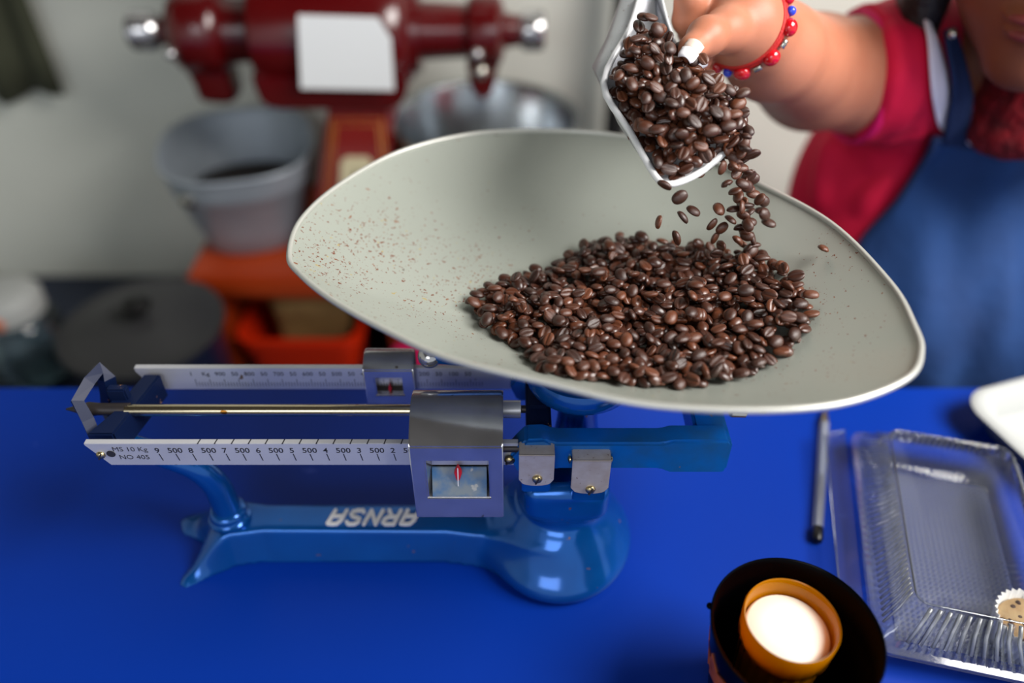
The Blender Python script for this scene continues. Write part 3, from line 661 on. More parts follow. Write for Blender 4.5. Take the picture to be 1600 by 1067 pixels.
th = np.linspace(-.0145, .0145, 9); hp = [on_mug(2.86, .085, 0), (MX-.064, MY+.018, .085), (MX-.070, MY+.020, .062), (MX-.063, MY+.018, .036), on_mug(2.86, .034, 0)]
mesh_obj('rim_nick', *sphere(on_mug(2.75, .094, .0012), .0022, 8, 6), 'black_glaze', mug)
GX_, GY_ = MX - .0005, MY + .0075
can = thing('candle', 'white wax candle in a ribbed amber glass cup inside the black mug', 'candle', (GX_, GY_, .0075))
rp = lambda i, a: (.035*abs(math.cos(12*a)) - .02) if 1 <= i <= 4 else 0
cp = [(.001, .0075), (.0215, .0075), (.0228, .012), (.0250, .068), (.0258, .0765), (.0278, .079), (.0284, .098), (.0278, .0990), (.0268, .0980), (.0264, .081), (.0240, .076), (.0225, .070), (.0205, .013), (.001, .010)]
mesh_obj('glass_cup', *lathe(cp, 96, (GX_, GY_, 0), ripple=rp), 'amber_glass', can, angle=50)
mesh_obj('wax', *lathe([(.0005, .012), (.019, .013), (.0212, .070), (.0232, .0765), (.0250, .0815), (.0252, .0850), (.0235, .0868), (.014, .0874), (.0005, .0876)], 48, (GX_, GY_, 0)), 'wax', can, angle=60)

# ------------------------------------------------------------------ clear clamshell box with cake
CE1 = np.array([.9715, -.237, 0]); CE2 = np.array([.237, .9715, 0]); CC = np.array([.338, .368, 0]); CEZ = np.array([0, 0, 1.])
def cl(u, v, z): return CC + CE1*u + CE2*v + CEZ*z
def rrect(hx, hy, r, n=6, per=26):
    """rounded rectangle, evenly divided sides (long runs so walls can be ribbed)"""
    P = []; cs = [(hx-r, hy-r, 0), (-hx+r, hy-r, 90), (-hx+r, -hy+r, 180), (hx-r, -hy+r, 270)]
    for i, (x, y, a) in enumerate(cs):
        arc = [(x + r*math.cos(math.radians(a + 90*k/n)), y + r*math.sin(math.radians(a + 90*k/n))) for k in range(n+1)]
        P += arc; nx = cs[(i+1) % 4]; b = (nx[0] + r*math.cos(math.radians(nx[2])), nx[1] + r*math.sin(math.radians(nx[2]))); e = arc[-1]
        P += [(e[0] + (b[0]-e[0])*k/per, e[1] + (b[1]-e[1])*k/per) for k in range(1, per)]
    return np.array(P)
box_t = thing('clamshell_box', 'clear plastic clamshell food box with ribbed sides beside the pen', 'food box', CC)
def ring_loft(rings, ribs=(), depth=.0022):
    V, F = [], []; n = len(rings[0][0])
    for i, (P, z) in enumerate(rings):
        c = P.mean(0)
        for k, p in enumerate(P):
            s = 1.0
            side = (k//(n//4)); wave = 3 if side % 2 == 0 else 2
            if i in ribs: s -= depth*(1 if (k//wave) % 2 else 0)/np.linalg.norm(p - c)
            q = c + (p - c)*s; V.append(cl(q[0], q[1], z))
    for i in range(len(rings)-1):
        for k in range(n): F.append([i*n+k, i*n+(k+1) % n, (i+1)*n+(k+1) % n, (i+1)*n+k])
    return V, F
PR = 108
V, F = ring_loft([(rrect(.067, .106, .012, 6, PR), .018), (rrect(.067, .106, .012, 6, PR), .0195), (rrect(.0635, .1015, .012, 6, PR), .0205), (rrect(.062, .100, .012, 6, PR), .026), (rrect(.053, .090, .010, 6, PR), .036), (rrect(.0475, .084, .009, 6, PR), .048)], (3, 4), .0045)
lid = mesh_obj('lid', V, F, 'clear_ribs', box_t, angle=30)
V, F = ring_loft([(rrect(.0475, .084, .009, 6, PR), .048), (rrect(.0450, .0815, .009, 6, PR), .0500), (rrect(.0435, .080, .009, 6, PR), .0492), (rrect(.030, .066, .008, 6, PR), .0485)]); k = len(rrect(.03, .066, .008, 6, PR))
F.append([3*k + i for i in range(k)])
mesh_obj('lid_top', V, F, 'clear_plastic', lid, angle=30)
mesh_obj('lid_edge', *tube([cl(*p, .0498) for p in rrect(.0462, .0827, .009, 6, 4)], .0007, 6, True), 'clear_ribs', lid)
V, F = ring_loft([(rrect(.0675, .1065, .012, 6, PR), .0165), (rrect(.064, .102, .012, 6, PR), .0170), (rrect(.062, .100, .012, 6, PR), .014), (rrect(.053, .090, .01, 6, PR), .004), (rrect(.046, .083, .009, 6, PR), .0012)], (2, 3), .0035)
tr = mesh_obj('tray', V, F, 'clear_ribs', box_t, angle=30)
# moulded ribs running down the sloping walls of the lid
def rib_path(u0, v0, u1, v1, u2, v2): return [cl(u0, v0, .0482), cl(u1, v1, .0366), cl(u2, v2, .0268)]
for s in (-1, 1):
    for k in range(38):
        t = -1 + 2*(k + .5)/38; mesh_obj('rib', *tube(rib_path(s*.0478, .076*t, s*.0535, .082*t, s*.0622, .090*t), .0009, 5), 'rib_plastic', lid)
    for k in range(13):
        t = -1 + 2*(k + .5)/13; mesh_obj('rib', *tube(rib_path(.040*t, s*.0843, .0445*t, s*.0905, .052*t, s*.1002), .0014, 6), 'rib_plastic', lid)
# floor of embossed studs
def dimple(nx=22, ny=41, hx=.045, hy=.082):
    V, F = [], []
    for i in range(nx*2+1):
        for j in range(ny*2+1):
            u, v = -hx + 2*hx*i/(2*nx), -hy + 2*hy*j/(2*ny); V.append(cl(u, v, .0014 + (.0028 if i % 2 and j % 2 else 0)))
    m = ny*2+1
    for i in range(nx*2):
        for j in range(ny*2): F.append([i*m+j, (i+1)*m+j, (i+1)*m+j+1, i*m+j+1])
    return V, F
mesh_obj('embossed_floor', *dimple(), 'rib_plastic', tr, smooth=False)
# hinge flap to the left
V = [cl(-.071, -.107, .0172), cl(-.086, -.100, .0165), cl(-.088, .100, .0165), cl(-.071, .107, .0172)]
mesh_obj('hinge_flap', *merge(*[tube([V[0], V[1], V[2], V[3]], .0006, 6)]), 'clear_ribs', box_t)
mesh_obj('hinge_sheet', np.array(V + [v - np.array([0, 0, .0005]) for v in V]), [[0, 1, 2, 3], [7, 6, 5, 4], [0, 1, 5, 4], [1, 2, 6, 5], [2, 3, 7, 6], [3, 0, 4, 7]], 'clear_plastic', box_t, smooth=False)
ck = at_z(1598, 985, .018); ck = np.array([ck[0], ck[1], .003])
cake = thing('cupcake', 'pale cake with chocolate bits in a fluted white paper case', 'cake', ck)
mesh_obj('paper_case', *lathe([(.001, .003), (.0165, .003), (.0225, .034), (.0222, .0341), (.0160, .004), (.001, .004)], 120, (ck[0], ck[1], 0), ripple=lambda i, a: .05*math.cos(30*a) if i in (1, 2, 3, 4) else 0), 'paper_cup', cake)
mesh_obj('sponge', *lathe([(.001, .0045), (.0150, .0045), (.0195, .026), (.0180, .030), (.010, .0325), (.0005, .033)], 32, (ck[0], ck[1], 0)), 'cake', cake)
for k in range(26):
    a, r = rng.uniform(0, 6.28), .0195*math.sqrt(rng.uniform(.02, 1)); z = .0325 - 10*r*r
    mesh_obj('chocolate_bit', *sphere((ck[0] + r*math.cos(a), ck[1] + r*math.sin(a), z), rng.uniform(.0012, .0024), 8, 6, rng.uniform(.7, 1.3, 3)), 'choc', cake)

# ------------------------------------------------------------------ pen
pa, pb = np.array([.2925, .5290, .0046]), np.array([.2425, .3850, .0046]); pd = (pb - pa)/np.linalg.norm(pb - pa)
pen = thing('pen', 'clear ballpoint pen with black end plug lying left of the plastic box', 'pen', tuple((pa+pb)/2 - np.array([0, 0, .0046])))
L_ = np.linalg.norm(pb - pa)
mesh_obj('barrel', *tube([pa + pd*.020, pa + pd*(L_-.008)], .0042, 6), 'pen_clear', pen, smooth=False)
mesh_obj('ink_tube', *tube([pa + pd*.016, pa + pd*(L_-.012)], .0015, 8), 'pen_grip', pen)
mesh_obj('ink', *tube([pa + pd*.085, pa + pd*(L_-.014)], .0017, 8), 'pen_black', pen)
mesh_obj('end_plug', *lathe([(.0040, 0), (.0046, .001), (.0046, .011), (.0036, .0135), (.001, .014)], 14, tuple(pa + pd*(L_-.009)), tuple(pd)), 'pen_black', pen, angle=50)
mesh_obj('tip_cone', *lathe([(.0009, 0), (.0014, .003), (.0030, .012), (.0040, .021)], 14, tuple(pa), tuple(pd)), 'brass_screw', pen, angle=50)

# ------------------------------------------------------------------ foam tray
fc = np.array([.4955, .489, 0]); fa = math.radians(18); f1 = np.array([math.cos(fa), math.sin(fa), 0]); f2 = np.array([-math.sin(fa), math.cos(fa), 0])
def foam_ring(hx, hy, r, z): return [fc + f1*p[0] + f2*p[1] + CEZ*z for p in rrect(hx, hy, r, 8, 4)]
rings = [foam_ring(.056, .043, .018, .0008), foam_ring(.070, .057, .026, .0235), foam_ring(.074, .061, .028, .0245), foam_ring(.075, .062, .029, .0262), foam_ring(.072, .059, .027, .0280), foam_ring(.066, .053, .025, .0268), foam_ring(.054, .041, .017, .0048)]
n = len(rings[0]); V = np.concatenate(rings); F = [[i*n+k, i*n+(k+1) % n, (i+1)*n+(k+1) % n, (i+1)*n+k] for i in range(len(rings)-1) for k in range(n)] + [list(range(n))[::-1], [(len(rings)-1)*n+k for k in range(n)]]
tag(mesh_obj('foam_tray', V, F, 'foam', origin=fc, angle=60), 'white foam food tray with rounded corners behind the clear box', 'tray')

# ------------------------------------------------------------------ low counter behind the table
CZ = -.385
ct = thing('counter', 'low dark navy counter against the wall behind the table', 'counter', (-.2, 1.04, FLOOR_Z))
mesh_obj('counter_top', *box((-1.5, .72, CZ-.03), (.20, 1.295, CZ), .003), 'counter_dark', ct, angle=40)
mesh_obj('cabinet_body', *box((-1.47, .75, FLOOR_Z), (.17, 1.29, CZ-.031)), 'counter_dark', ct, smooth=False)

# wooden stand with shelf opening
SZ = -.1745
st = thing('wooden_stand', 'orange-brown wooden stand carrying the red coffee grinder', 'stand', (-.345, 1.13, CZ))
mesh_obj('top_board', *box((-.500, .990, SZ-.038), (-.146, 1.285, SZ), .006), 'wood_orange', st, angle=40)
mesh_obj('side_panel', *box((-.497, 1.0, CZ), (-.455, 1.28, SZ-.039), .003), 'wood_orange', st, angle=40)
mesh_obj('side_panel', *box((-.200, 1.0, CZ), (-.160, 1.28, SZ-.039), .003), 'wood_orange', st, angle=40)
mesh_obj('rail', *box((-.454, 1.005, SZ-.052), (-.201, 1.03, SZ-.039), .002), 'wood_orange', st, angle=40)
mesh_obj('back_panel', *box((-.454, 1.262, CZ), (-.201, 1.28, SZ-.039)), 'skirt', st, smooth=False)
def tub(hx, hy, r, cx, cy, levels):
    rings = []
    for s, z in levels: rings.append([(cx + p[0]*s, cy + p[1]*s, z) for p in rrect(hx, hy, r, 8, 6)])
    n = len(rings[0]); V = np.concatenate([np.array(q) for q in rings]); F = [[i*n+k, i*n+(k+1) % n, (i+1)*n+(k+1) % n, (i+1)*n+k] for i in range(len(rings)-1) for k in range(n)] + [list(range(n))[::-1], [(len(rings)-1)*n+k for k in range(n)]]
    return V, F
pl = tub(.100, .100, .03, -.345, 1.075, [(.84, CZ+.001), (.88, CZ+.01), (.96, CZ+.078), (1.02, CZ+.082), (1.02, CZ+.096), (.92, CZ+.096), (.82, CZ+.012)])
tag(mesh_obj('plastic_tray', *pl, 'tray_red', origin=(-.345, 1.075, CZ), angle=45), 'orange-red plastic tray in the opening of the wooden stand', 'tray')
f = Field()
f.box((-.335, 1.085, CZ+.075), (.062, .05, .055), .014, rotm((0, 0, 1), .1), k=.01); f.ell((-.36, 1.07, CZ+.122), (.045, .04, .02), k=.02)
tag(mesh_obj('paper_bag', *f.mesh(.004, CZ+.015, 2), 'paper_bag', origin=(-.335, 1.085, CZ+.02)), 'crumpled brown paper bag lying in the orange-red tray', 'bag')
# galvanised tub on the stand
bc = (-.424, 1.135)
bt = thing('galvanised_tub', 'grey galvanised metal tub standing left of the red pillar', 'tub', (bc[0], bc[1], SZ))
def oval(levels, rot, hx=.90, hy=1.0, pw=2.6, seg=56):
    rings = []
    for s, z in levels:
        R = []
        for k in range(seg):
            a = 2*math.pi*k/seg; c, q = math.cos(a), math.sin(a); x = s*hx*np.sign(c)*abs(c)**(2/pw); y = s*hy*np.sign(q)*abs(q)**(2/pw)
            R.append((bc[0] + x*math.cos(rot) - y*math.sin(rot), bc[1] + x*math.sin(rot) + y*math.cos(rot), z))
        rings.append(R)
    n = seg; V = np.concatenate([np.array(q) for q in rings]); F = [[i*n+k, i*n+(k+1) % n, (i+1)*n+(k+1) % n, (i+1)*n+k] for i in range(len(rings)-1) for k in range(n)] + [list(range(n))[::-1], [(len(rings)-1)*n+k for k in range(n)]]
    return V, F
mesh_obj('body', *oval([(.082, SZ+.0008), (.085, SZ+.004), (.093, SZ+.03), (.0945, SZ+.033), (.0955, SZ+.036), (.117, SZ+.108), (.120, SZ+.111), (.121, SZ+.116), (.128, SZ+.150), (.126, SZ+.150), (.116, SZ+.11), (.083, SZ+.006)], .25), 'galvanised', bt, angle=50)
rimp, _ = oval([(.1275, SZ+.150)], .25); mesh_obj('wire_rim', *tube(rimp, .0032, 8, True), 'galvanised', bt)
mesh_obj('handle_lug', *lathe([(.012, 0), (.012, .004), (.008, .007), (.001, .008)], 14, (-.470, 1.017, SZ+.118), (-.3, -.93, -.2)), 'silver', bt, angle=50)
mesh_obj('ground_coffee', *oval([(.084, SZ+.008), (.104, SZ+.066), (.08, SZ+.072), (.03, SZ+.080)], .25), 'grounds', bt)
# red coffee grinder
GY, GZ, S = 1.115, .153, 1/1134
gr = thing('coffee_grinder', 'dark red enamelled coffee grinder with chrome end knobs on a tapered pillar', 'grinder', (-.2515, GY, SZ))
gx = lambda px: (px - 800)/1134
def hlathe(name, prof, m): return mesh_obj(name, *lathe([(r*S, gx(x) - gx(205)) for x, r in prof], 40, (gx(205), GY, GZ), (1, 0, 0)), m, gr, angle=40)
hlathe('end_knob', [(205, 1), (206, 26), (210, 30), (240, 30), (246, 26), (252, 22)], 'chrome')
hlathe('left_hub', [(252, 20), (270, 23), (274, 46), (284, 60), (300, 66), (340, 66), (352, 60), (360, 48), (402, 46)], 'machine_red')
hlathe('body', [(400, 46), (404, 74), (412, 86), (440, 90), (600, 90), (630, 84), (644, 70), (650, 48)], 'machine_red')
hlathe('right_hub', [(650, 44), (728, 40), (732, 48), (740, 54), (778, 54), (784, 46), (790, 26), (812, 22)], 'machine_red')
hlathe('end_knob', [(812, 22), (816, 28), (822, 30), (846, 30), (851, 26), (852, 1)], 'chrome')
hlathe('flange_ring', [(640, 52), (641, 62), (658, 62), (659, 52)], 'machine_red')
for px in (275, 735): mesh_obj('bolt', *sphere((gx(px+12), GY-.062, GZ - .010), .008, 12, 8), 'chrome', gr)
mesh_obj('bolt', *sphere((gx(752), GY-.058, GZ-.035), .011, 12, 8), 'silver', gr)
f = Field()
f.box((gx(322), GY, GZ-.066), (.026, .03, .028), .012, k=.01); f.cap((gx(300), GY, GZ-.03), (gx(330), GY, GZ-.078), .03, .018, .02)
mesh_obj('foot_lug', *f.mesh(.003, None, 1), 'machine_red', gr)
mesh_obj('spout', *prism([(gx(728), GZ-.03), (gx(732), GZ-.062), (gx(742), GZ-.088), (gx(764), GZ-.088), (gx(774), GZ-.062), (gx(780), GZ-.03)], 'xz', GY-.03, GY+.03, .006), 'machine_red', gr, angle=40)
pth = [(-.2492, .082), (-.1790, .082), (-.1500, SZ+.001), (-.3430, SZ+.001)]
mesh_obj('cradle', *prism([(gx(405), GZ-.05), (gx(412), GZ-.078), (gx(440), GZ-.083), (gx(620), GZ-.083), (gx(640), GZ-.06), (gx(640), GZ-.03), (gx(405), GZ-.03)], 'xz', GY-.075, GY+.075, .006), 'machine_red', gr, angle=40)
def pil(s, y0, y1): return [(x*1.0, y, z) for x, y, z in s]
T0, T1, B0, B1 = -.252, -.177, -.318, -.160
PV = [(T0, GY-.055, .085), (T1, GY-.055, .085), (T1, GY+.055, .085), (T0, GY+.055, .085), (B0, GY-.085, SZ+.0005), (B1, GY-.085, SZ+.0005), (B1, GY+.085, SZ+.0005), (B0, GY+.085, SZ+.0005)]
mesh_obj('pillar', *bevelled(PV, [[0, 1, 2, 3], [7, 6, 5, 4], [0, 4, 5, 1], [1, 5, 6, 2], [2, 6, 7, 3], [3, 7, 4, 0]], .006), 'pillar_red', gr, angle=40)
def onp(u, v, off=0): # u 0..1 across, v 0..1 from top on the front face
    a = np.array(PV[0])*(1-v) + np.array(PV[4])*v; b = np.array(PV[1])*(1-v) + np.array(PV[5])*v; p = a*(1-u) + b*u; return p + np.array([0, -1, .12])*off
for ins in (.10, .17): mesh_obj('gold_line', *tube([onp(ins, .08+ins*.5), onp(1-ins, .08+ins*.5), onp(1-ins, .95-ins*.3), onp(ins, .95-ins*.3)], .0014, 6, True), 'gold_line', gr)
def patch(name, uv, m, off, parent):
    A = [onp(u, v, off) for u, v in uv]; B = [onp(u, v, -.001) for u, v in uv]; k = len(uv)
    return mesh_obj(name, A + B, [list(range(k)), list(range(2*k-1, k-1, -1))] + [[i, (i+1) % k, k+(i+1) % k, k+i] for i in range(k)], m, parent, smooth=False)
pq = patch('plaque', [(.28, .37), (.34, .34), (.64, .34), (.70, .37), (.70, .62), (.66, .65), (.32, .65), (.28, .62)], 'plaque', .003, gr)
patch('tree_emblem', [(.49, .41), (.58, .52), (.52, .52), (.52, .57), (.46, .57), (.46, .52), (.40, .52)], 'plaque_green', .0042, pq)
pc = [(q[0], q[2]) for q in (at_y(*p, GY-.091) for p in [(465, 23), (590, 27), (611, 60), (616, 141), (470, 138)])]
mesh_obj('paper_notice', *prism(pc, 'xz', GY-.092, GY-.0905), 'paper', gr, smooth=False)
hop = mesh_obj('hopper', *lathe([(.05, GZ+.06), (.055, GZ+.10), (.15, GZ+.30), (.155, GZ+.31), (.150, GZ+.31), (.05, GZ+.11), (.045, GZ+.07)], 40, (gx(530), GY, 0)), 'machine_red', gr, angle=40)
# stock pot with lid at the left
lc = (-.518, .870); LZ = -.155 - .176
pt = thing('stock_pot', 'dark navy pot with a wide dark grey lid on the counter at left', 'pot', (lc[0], lc[1], CZ))
mesh_obj('body', *lathe([(.001, CZ+.0005), (.090, CZ+.0005), (.096, CZ+.006), (.100, CZ+.185), (.101, LZ+.153), (.001, LZ+.154)], 48, (*lc, 0)), 'pot_navy', pt, angle=40)
ld = mesh_obj('lid', *lathe([(.100, LZ+.1545), (.110, LZ+.156), (.112, LZ+.160), (.110, LZ+.164), (.101, LZ+.162), (.095, LZ+.163), (.055, LZ+.174), (.001, LZ+.178)], 64, (*lc, 0)), 'pot_lid', pt, angle=60)
mesh_obj('knob', *lathe([(.010, LZ+.176), (.009, LZ+.186), (.020, LZ+.191), (.022, LZ+.197), (.015, LZ+.202), (.001, LZ+.203)], 24, (*lc, 0)), 'knob_black', ld, angle=60)
# tall aluminium pot at the back
ac = (-.040, 1.125)
ap = [(.001, CZ+.0006), (.080, CZ+.0006), (.086, CZ+.01), (.105, -.17), (.136, .018), (.143, .020), (.143, .024), (.134, .024), (.130, .016), (.100, -.16), (.001, -.165)]
al = tag(mesh_obj('aluminium_pot', *lathe(ap, 64, (*ac, 0)), 'aluminium', origin=(*ac, CZ), angle=50), 'tall shiny aluminium pot standing right of the red pillar', 'pot')
# jar at the left edge
jc = (-.815, 1.02)
j = thing('jar', 'clear jar with white flower-printed lid at the left edge', 'jar', (*jc, CZ))
mesh_obj('body', *lathe([(.001, CZ+.0006), (.060, CZ+.0006), (.066, CZ+.006), (.068, CZ+.09), (.058, CZ+.115), (.050, CZ+.120), (.047, CZ+.118), (.064, CZ+.09), (.062, CZ+.008), (.001, CZ+.006)], 40, (*jc, 0)), 'jar_glass', j, angle=60)
jl = mesh_obj('lid', *lathe([(.050, CZ+.121), (.056, CZ+.123), (.057, CZ+.150), (.050, CZ+.162), (.03, CZ+.168), (.001, CZ+.169)], 36, (*jc, 0)), 'foam', j, angle=60)
mesh_obj('flower_print', *sphere((jc[0]+.012, jc[1]-.054, CZ+.137), .013, 12, 8, (1, .35, 1)), 'decal_orange', jl)
# magenta bowl behind the table edge
mb = at_z(640, 560, -.30)
tag(mesh_obj('plastic_bowl', *lathe([(.001, CZ+.0006), (.035, CZ+.0006), (.040, CZ+.008), (.062, -.300), (.059, -.300), (.037, CZ+.012), (.001, CZ+.010)], 40, (mb[0]+.03, mb[1], 0)), 'magenta_plastic', origin=(mb[0]+.03, mb[1], CZ), angle=50), 'magenta plastic bowl peeking out under the pan', 'bowl')
# dark pipe on the wall
pp = thing('wall_pipe', 'dark grey pipe running up the wall behind the scoop', 'pipe', (.178, 1.25, FLOOR_Z))
mesh_obj('pipe', *tube([(.172, 1.25, FLOOR_Z), (.172, 1.25, .4), (.172, 1.25, 1.6)], .019, 16), 'pipe_dark', pp)
mesh_obj('pipe_clamp', *lathe([(.0195, 0), (.025, 0), (.025, .02), (.0195, .02)], 20, (.172, 1.25, .27), closed=True), 'pipe_dark', pp, angle=40)
# dark cloth on the wall, upper left
f = Field(); ce = at_y(78, 90, 1.27)
cb = at_y(60, 150, 1.27)[2]; V = []; nz, nx_ = 14, 40
for i in range(nz+1):
    for k in range(nx_+1):
        x = ce[0] - .42*k/nx_; z = cb + (1.0 - cb)*i/nz; V.append((x, 1.278 - .012*math.sin(k*.9 + .2*i)*(1 - .5*i/nz) - .006, z + .01*math.sin(k*.5)*(i == 0)))
F = [[i*(nx_+1)+k, i*(nx_+1)+k+1, (i+1)*(nx_+1)+k+1, (i+1)*(nx_+1)+k] for i in range(nz) for k in range(nx_)]
oc = tag(mesh_obj('hanging_cloth', V, F, 'cloth_olive', origin=(ce[0] - .2, 1.27, cb)), 'dark olive cloth hanging on the wall in the upper left corner', 'cloth'); md = oc.modifiers.new('thickness', 'SOLIDIFY'); md.thickness = .003
# ------------------------------------------------------------------ person pouring the beans
D = lambda x, y, d: at_d(x, y, d)
per = thing('person', 'person in a crimson shirt, denim apron and red knitted scarf, pouring beans from a scoop', 'person', (.50, .86, FLOOR_Z))
WR, EL, SH = D(1160, 38, .574), D(1270, 114, .735), D(1430, 108, .82)
hand = Field()
# palm and knuckles
IM, MM, RM, PM = D(1122, -26, .588), D(1130, -34, .603), D(1138, -30, .618), D(1148, -20, .630)
for q, r in ((IM, .0135), (MM, .0135), (RM, .013), (PM, .012)): hand.cap(WR, q, .020, r, .016)
# fingers: index, middle, ring, little curl round behind the scoop wall, tips come back under the thumb
hand.chain([IM, D(1080, 2, .566), D(1074, 30, .574), D(1084, 52, .588)], [.0130, .0118, .0108, .0095], .003)
hand.chain([MM, D(1086, -4, .596), D(1080, 50, .598), D(1096, 92, .570)], [.0130, .0112, .0098, .0082], .003)
hand.chain([RM, D(1098, 6, .612), D(1086, 66, .610), D(1097, 112, .585)], [.0125, .0106, .0092, .0076], .003)
hand.chain([PM, D(1112, 20, .626), D(1096, 66, .630), D(1100, 104, .616)], [.0110, .0094, .0082, .0068], .003)
# thumb
TH = [D(1162, 40, .570), D(1134, 47, .550), D(1104, 57, .533), D(1081, 76, .5235)]
hand.chain(TH, [.0190, .0148, .0110, .0094], .006)
hand.ell(TH[2], (.0118, .0118, .0118), k=.006)
# forearm, elbow, upper arm
hand.chain([WR, D(1176, 52, .59), D(1207, 80, .625), EL, D(1342, 118, .772), SH], [.0265, .0285, .0365, .0500, .0520, .0540], .012)
hv, hf = hand.mesh(.0016, None, 2)
# head, neck, trunk, other arm, legs: one coarser body
fwd = np.array([-.50, -.82, -.16]); fwd /= np.linalg.norm(fwd); hx = np.cross(fwd, [0, 0, 1.]); hx /= np.linalg.norm(hx); hz = np.cross(hx, fwd); RH = np.column_stack([hx, fwd, hz])
HS = 1.12
HC = D(1578, 150, .675) - RH @ np.array([0, .078, -.112])*HS
h = lambda x, y, z: HC + RH @ np.array([x, y, z])*HS
b = Field()
b.ell(h(0, -.015, .035), (.076*HS, .092*HS, .088*HS), RH); b.ell(h(0, .020, -.045), (.064*HS, .066*HS, .068*HS), RH, k=.03); b.ell(h(0, .062, -.094), (.026*HS, .022*HS, .020*HS), RH, k=.022)
for s in (-1, 1):
    b.ell(h(.040*s, .046, -.028), (.030*HS, .032*HS, .034*HS), RH, k=.02); b.ell(h(.033*s, .082, .016), (.017*HS, .013*HS, .011*HS), RH, k=.008, op='-')
    b.ell(h(.033*s, .070, .016), (.012*HS, .011*HS, .010*HS), RH, k=.003); b.cap(h(.014*s, .085, .036), h(.050*s, .070, .036), .007, .006, k=.012)
    b.ell(h(.013*s, .090, -.016), (.009*HS, .010*HS, .008*HS), RH, k=.006); b.ell(h(.079*s, -.010, -.005), (.008*HS, .018*HS, .030*HS), RH, k=.006)
b.cap(h(0, .084, .026), h(0, .104, -.012), .008, .0105, k=.010)
b.ell(h(0, .086, -.048), (.026*HS, .010*HS, .0065*HS), RH, k=.004); b.ell(h(0, .083, -.060), (.022*HS, .010*HS, .0075*HS), RH, k=.004); b.cap(h(-.024, .093, -.0538), h(.024, .093, -.0538), .0016, k=.002, op='-')
NK = np.array([.532, .820, .160])
b.cap(h(0, -.03, -.06), NK, .052, .062, .02)
CH = np.array([.510, .855, .045]); BE = np.array([.500, .765, -.110]); HP = np.array([.50, .82, -.34])
b.cap(SH, NK, .055, .060, .03); SL = np.array([.72, .90, .06]); b.cap(SL, NK, .055, .060, .03)
b.ell(CH, (.155, .105, .17), k=.03); b.ell(BE, (.155, .120, .17), k=.04); b.ell(HP, (.17, .13, .16), k=.05)
b.cap(SH, D(1385, 116, .80), .054, .050, .02)
EL2, WR2 = np.array([.80, .83, -.17]), np.array([.74, .68, -.30])
b.chain([SL, EL2, WR2], [.055, .045, .03], .02); b.ell(WR2 + np.array([-.03, -.04, -.03]), (.03, .045, .04), k=.02)
for s in (-1, 1): b.chain([HP + np.array([.09*s, 0, -.05]), np.array([.50 + .09*s, .81, -.62]), np.array([.50 + .09*s, .85, -.90])], [.085, .06, .04], .03)
bv, bf = b.mesh(.0042, None, 2)
bo = mesh_obj('body', *merge((hv, hf), (bv, bf)), 'skin', per); bo.data.materials.append(MATS['skin_shaded'])
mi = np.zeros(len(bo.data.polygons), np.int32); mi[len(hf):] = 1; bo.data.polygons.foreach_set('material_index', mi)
def hp(name, prim, m, vox=.002, parent=per):
    f = Field(); prim(f); return mesh_obj(name, *f.mesh(vox, None, 1), m, parent)
hp('lips', lambda f: (f.ell(h(0, .0895, -.0480), (.024, .0085, .0052), RH), f.ell(h(0, .0865, -.0602), (.020, .0088, .0062), RH, k=.001), f.cap(h(-.024, .098, -.0540), h(.024, .098, -.0540), .0012, k=.001, op='-')), 'lips', .0014)
for s in (-1, 1):
    e = mesh_obj('eye', *sphere(h(.033*s, .0735, .013), .0105, 14, 10), 'eye_white', per); mesh_obj('iris', *sphere(h(.032*s, .0815, .0105), .0048, 12, 8), 'eye_dark', e)
def hairf(f):
    f.ell(h(0, -.030, .050), (.090*HS, .098*HS, .092*HS), RH); f.ell(h(0, .085, -.015), (.072*HS, .085*HS, .100*HS), RH, k=.012, op='-')
    for s in (-1, 1): f.cap(h(.082*s, .020, .050), h(.086*s, .010, -.050), .024, .016, .02); f.cap(h(.082*s, -.02, .03), h(.088*s, -.030, -.085), .034, .024, .02); f.cap(h(.088*s, -.005, -.070), h(.083*s, .020, -.150), .025, .013, .02); f.cap(h(.082*s, .022, -.060), h(.078*s, .040, -.165), .020, .011, .02)
    f.cap(h(0, -.10, .0), h(0, -.12, -.10), .05, .03, .03)
hp('hair', hairf, 'hair', .003)
mesh_obj('earring', *sphere(D(1489, 53, .690), .0042, 12, 8), 'silver', per)
# nails
def nail(c, d, nrm, w, l, m, parent, th=.0008):
    d = np.array(d)/np.linalg.norm(d); nrm = np.array(nrm) - d*np.dot(nrm, d); nrm /= np.linalg.norm(nrm); x = np.cross(d, nrm); V = []; n = 8
    for off in (0, -th):
        for i in range(5):
            for k in range(n+1):
                a = -1 + 2*k/n; t = i/4; rd = 1 - .25*(t-.0)**6
                V.append(c + d*l*t + x*w*a*rd + nrm*(off - w*.55*a*a))
    m1 = (n+1); F = []; o = 5*m1
    for i in range(4):
        for k in range(n): q = [i*m1+k, i*m1+k+1, (i+1)*m1+k+1, (i+1)*m1+k]; F += [q, [j+o for j in q][::-1]]
    edge = [k for k in range(m1)] + [i*m1+n for i in range(1, 5)] + [4*m1+k for k in range(n-1, -1, -1)] + [i*m1 for i in range(3, 0, -1)]
    F += [[edge[i], edge[(i+1) % len(edge)], edge[(i+1) % len(edge)]+o, edge[i]+o] for i in range(len(edge))]
    return mesh_obj('fingernail', V, F, m, parent)
tocam = lambda p: (O0 - p)/np.linalg.norm(O0 - p)
p0 = D(1090, 62, .5120); d0 = D(1071, 88, .5080) - p0; nn = tocam(p0)*.8 + np.array([-.25, 0, -.25])
nail(p0, d0, nn, .0060, .0080, 'nail', per); q = p0 + d0/np.linalg.norm(d0)*.0072; nail(q, d0, nn, .0060, .0085, 'nail_white', per)
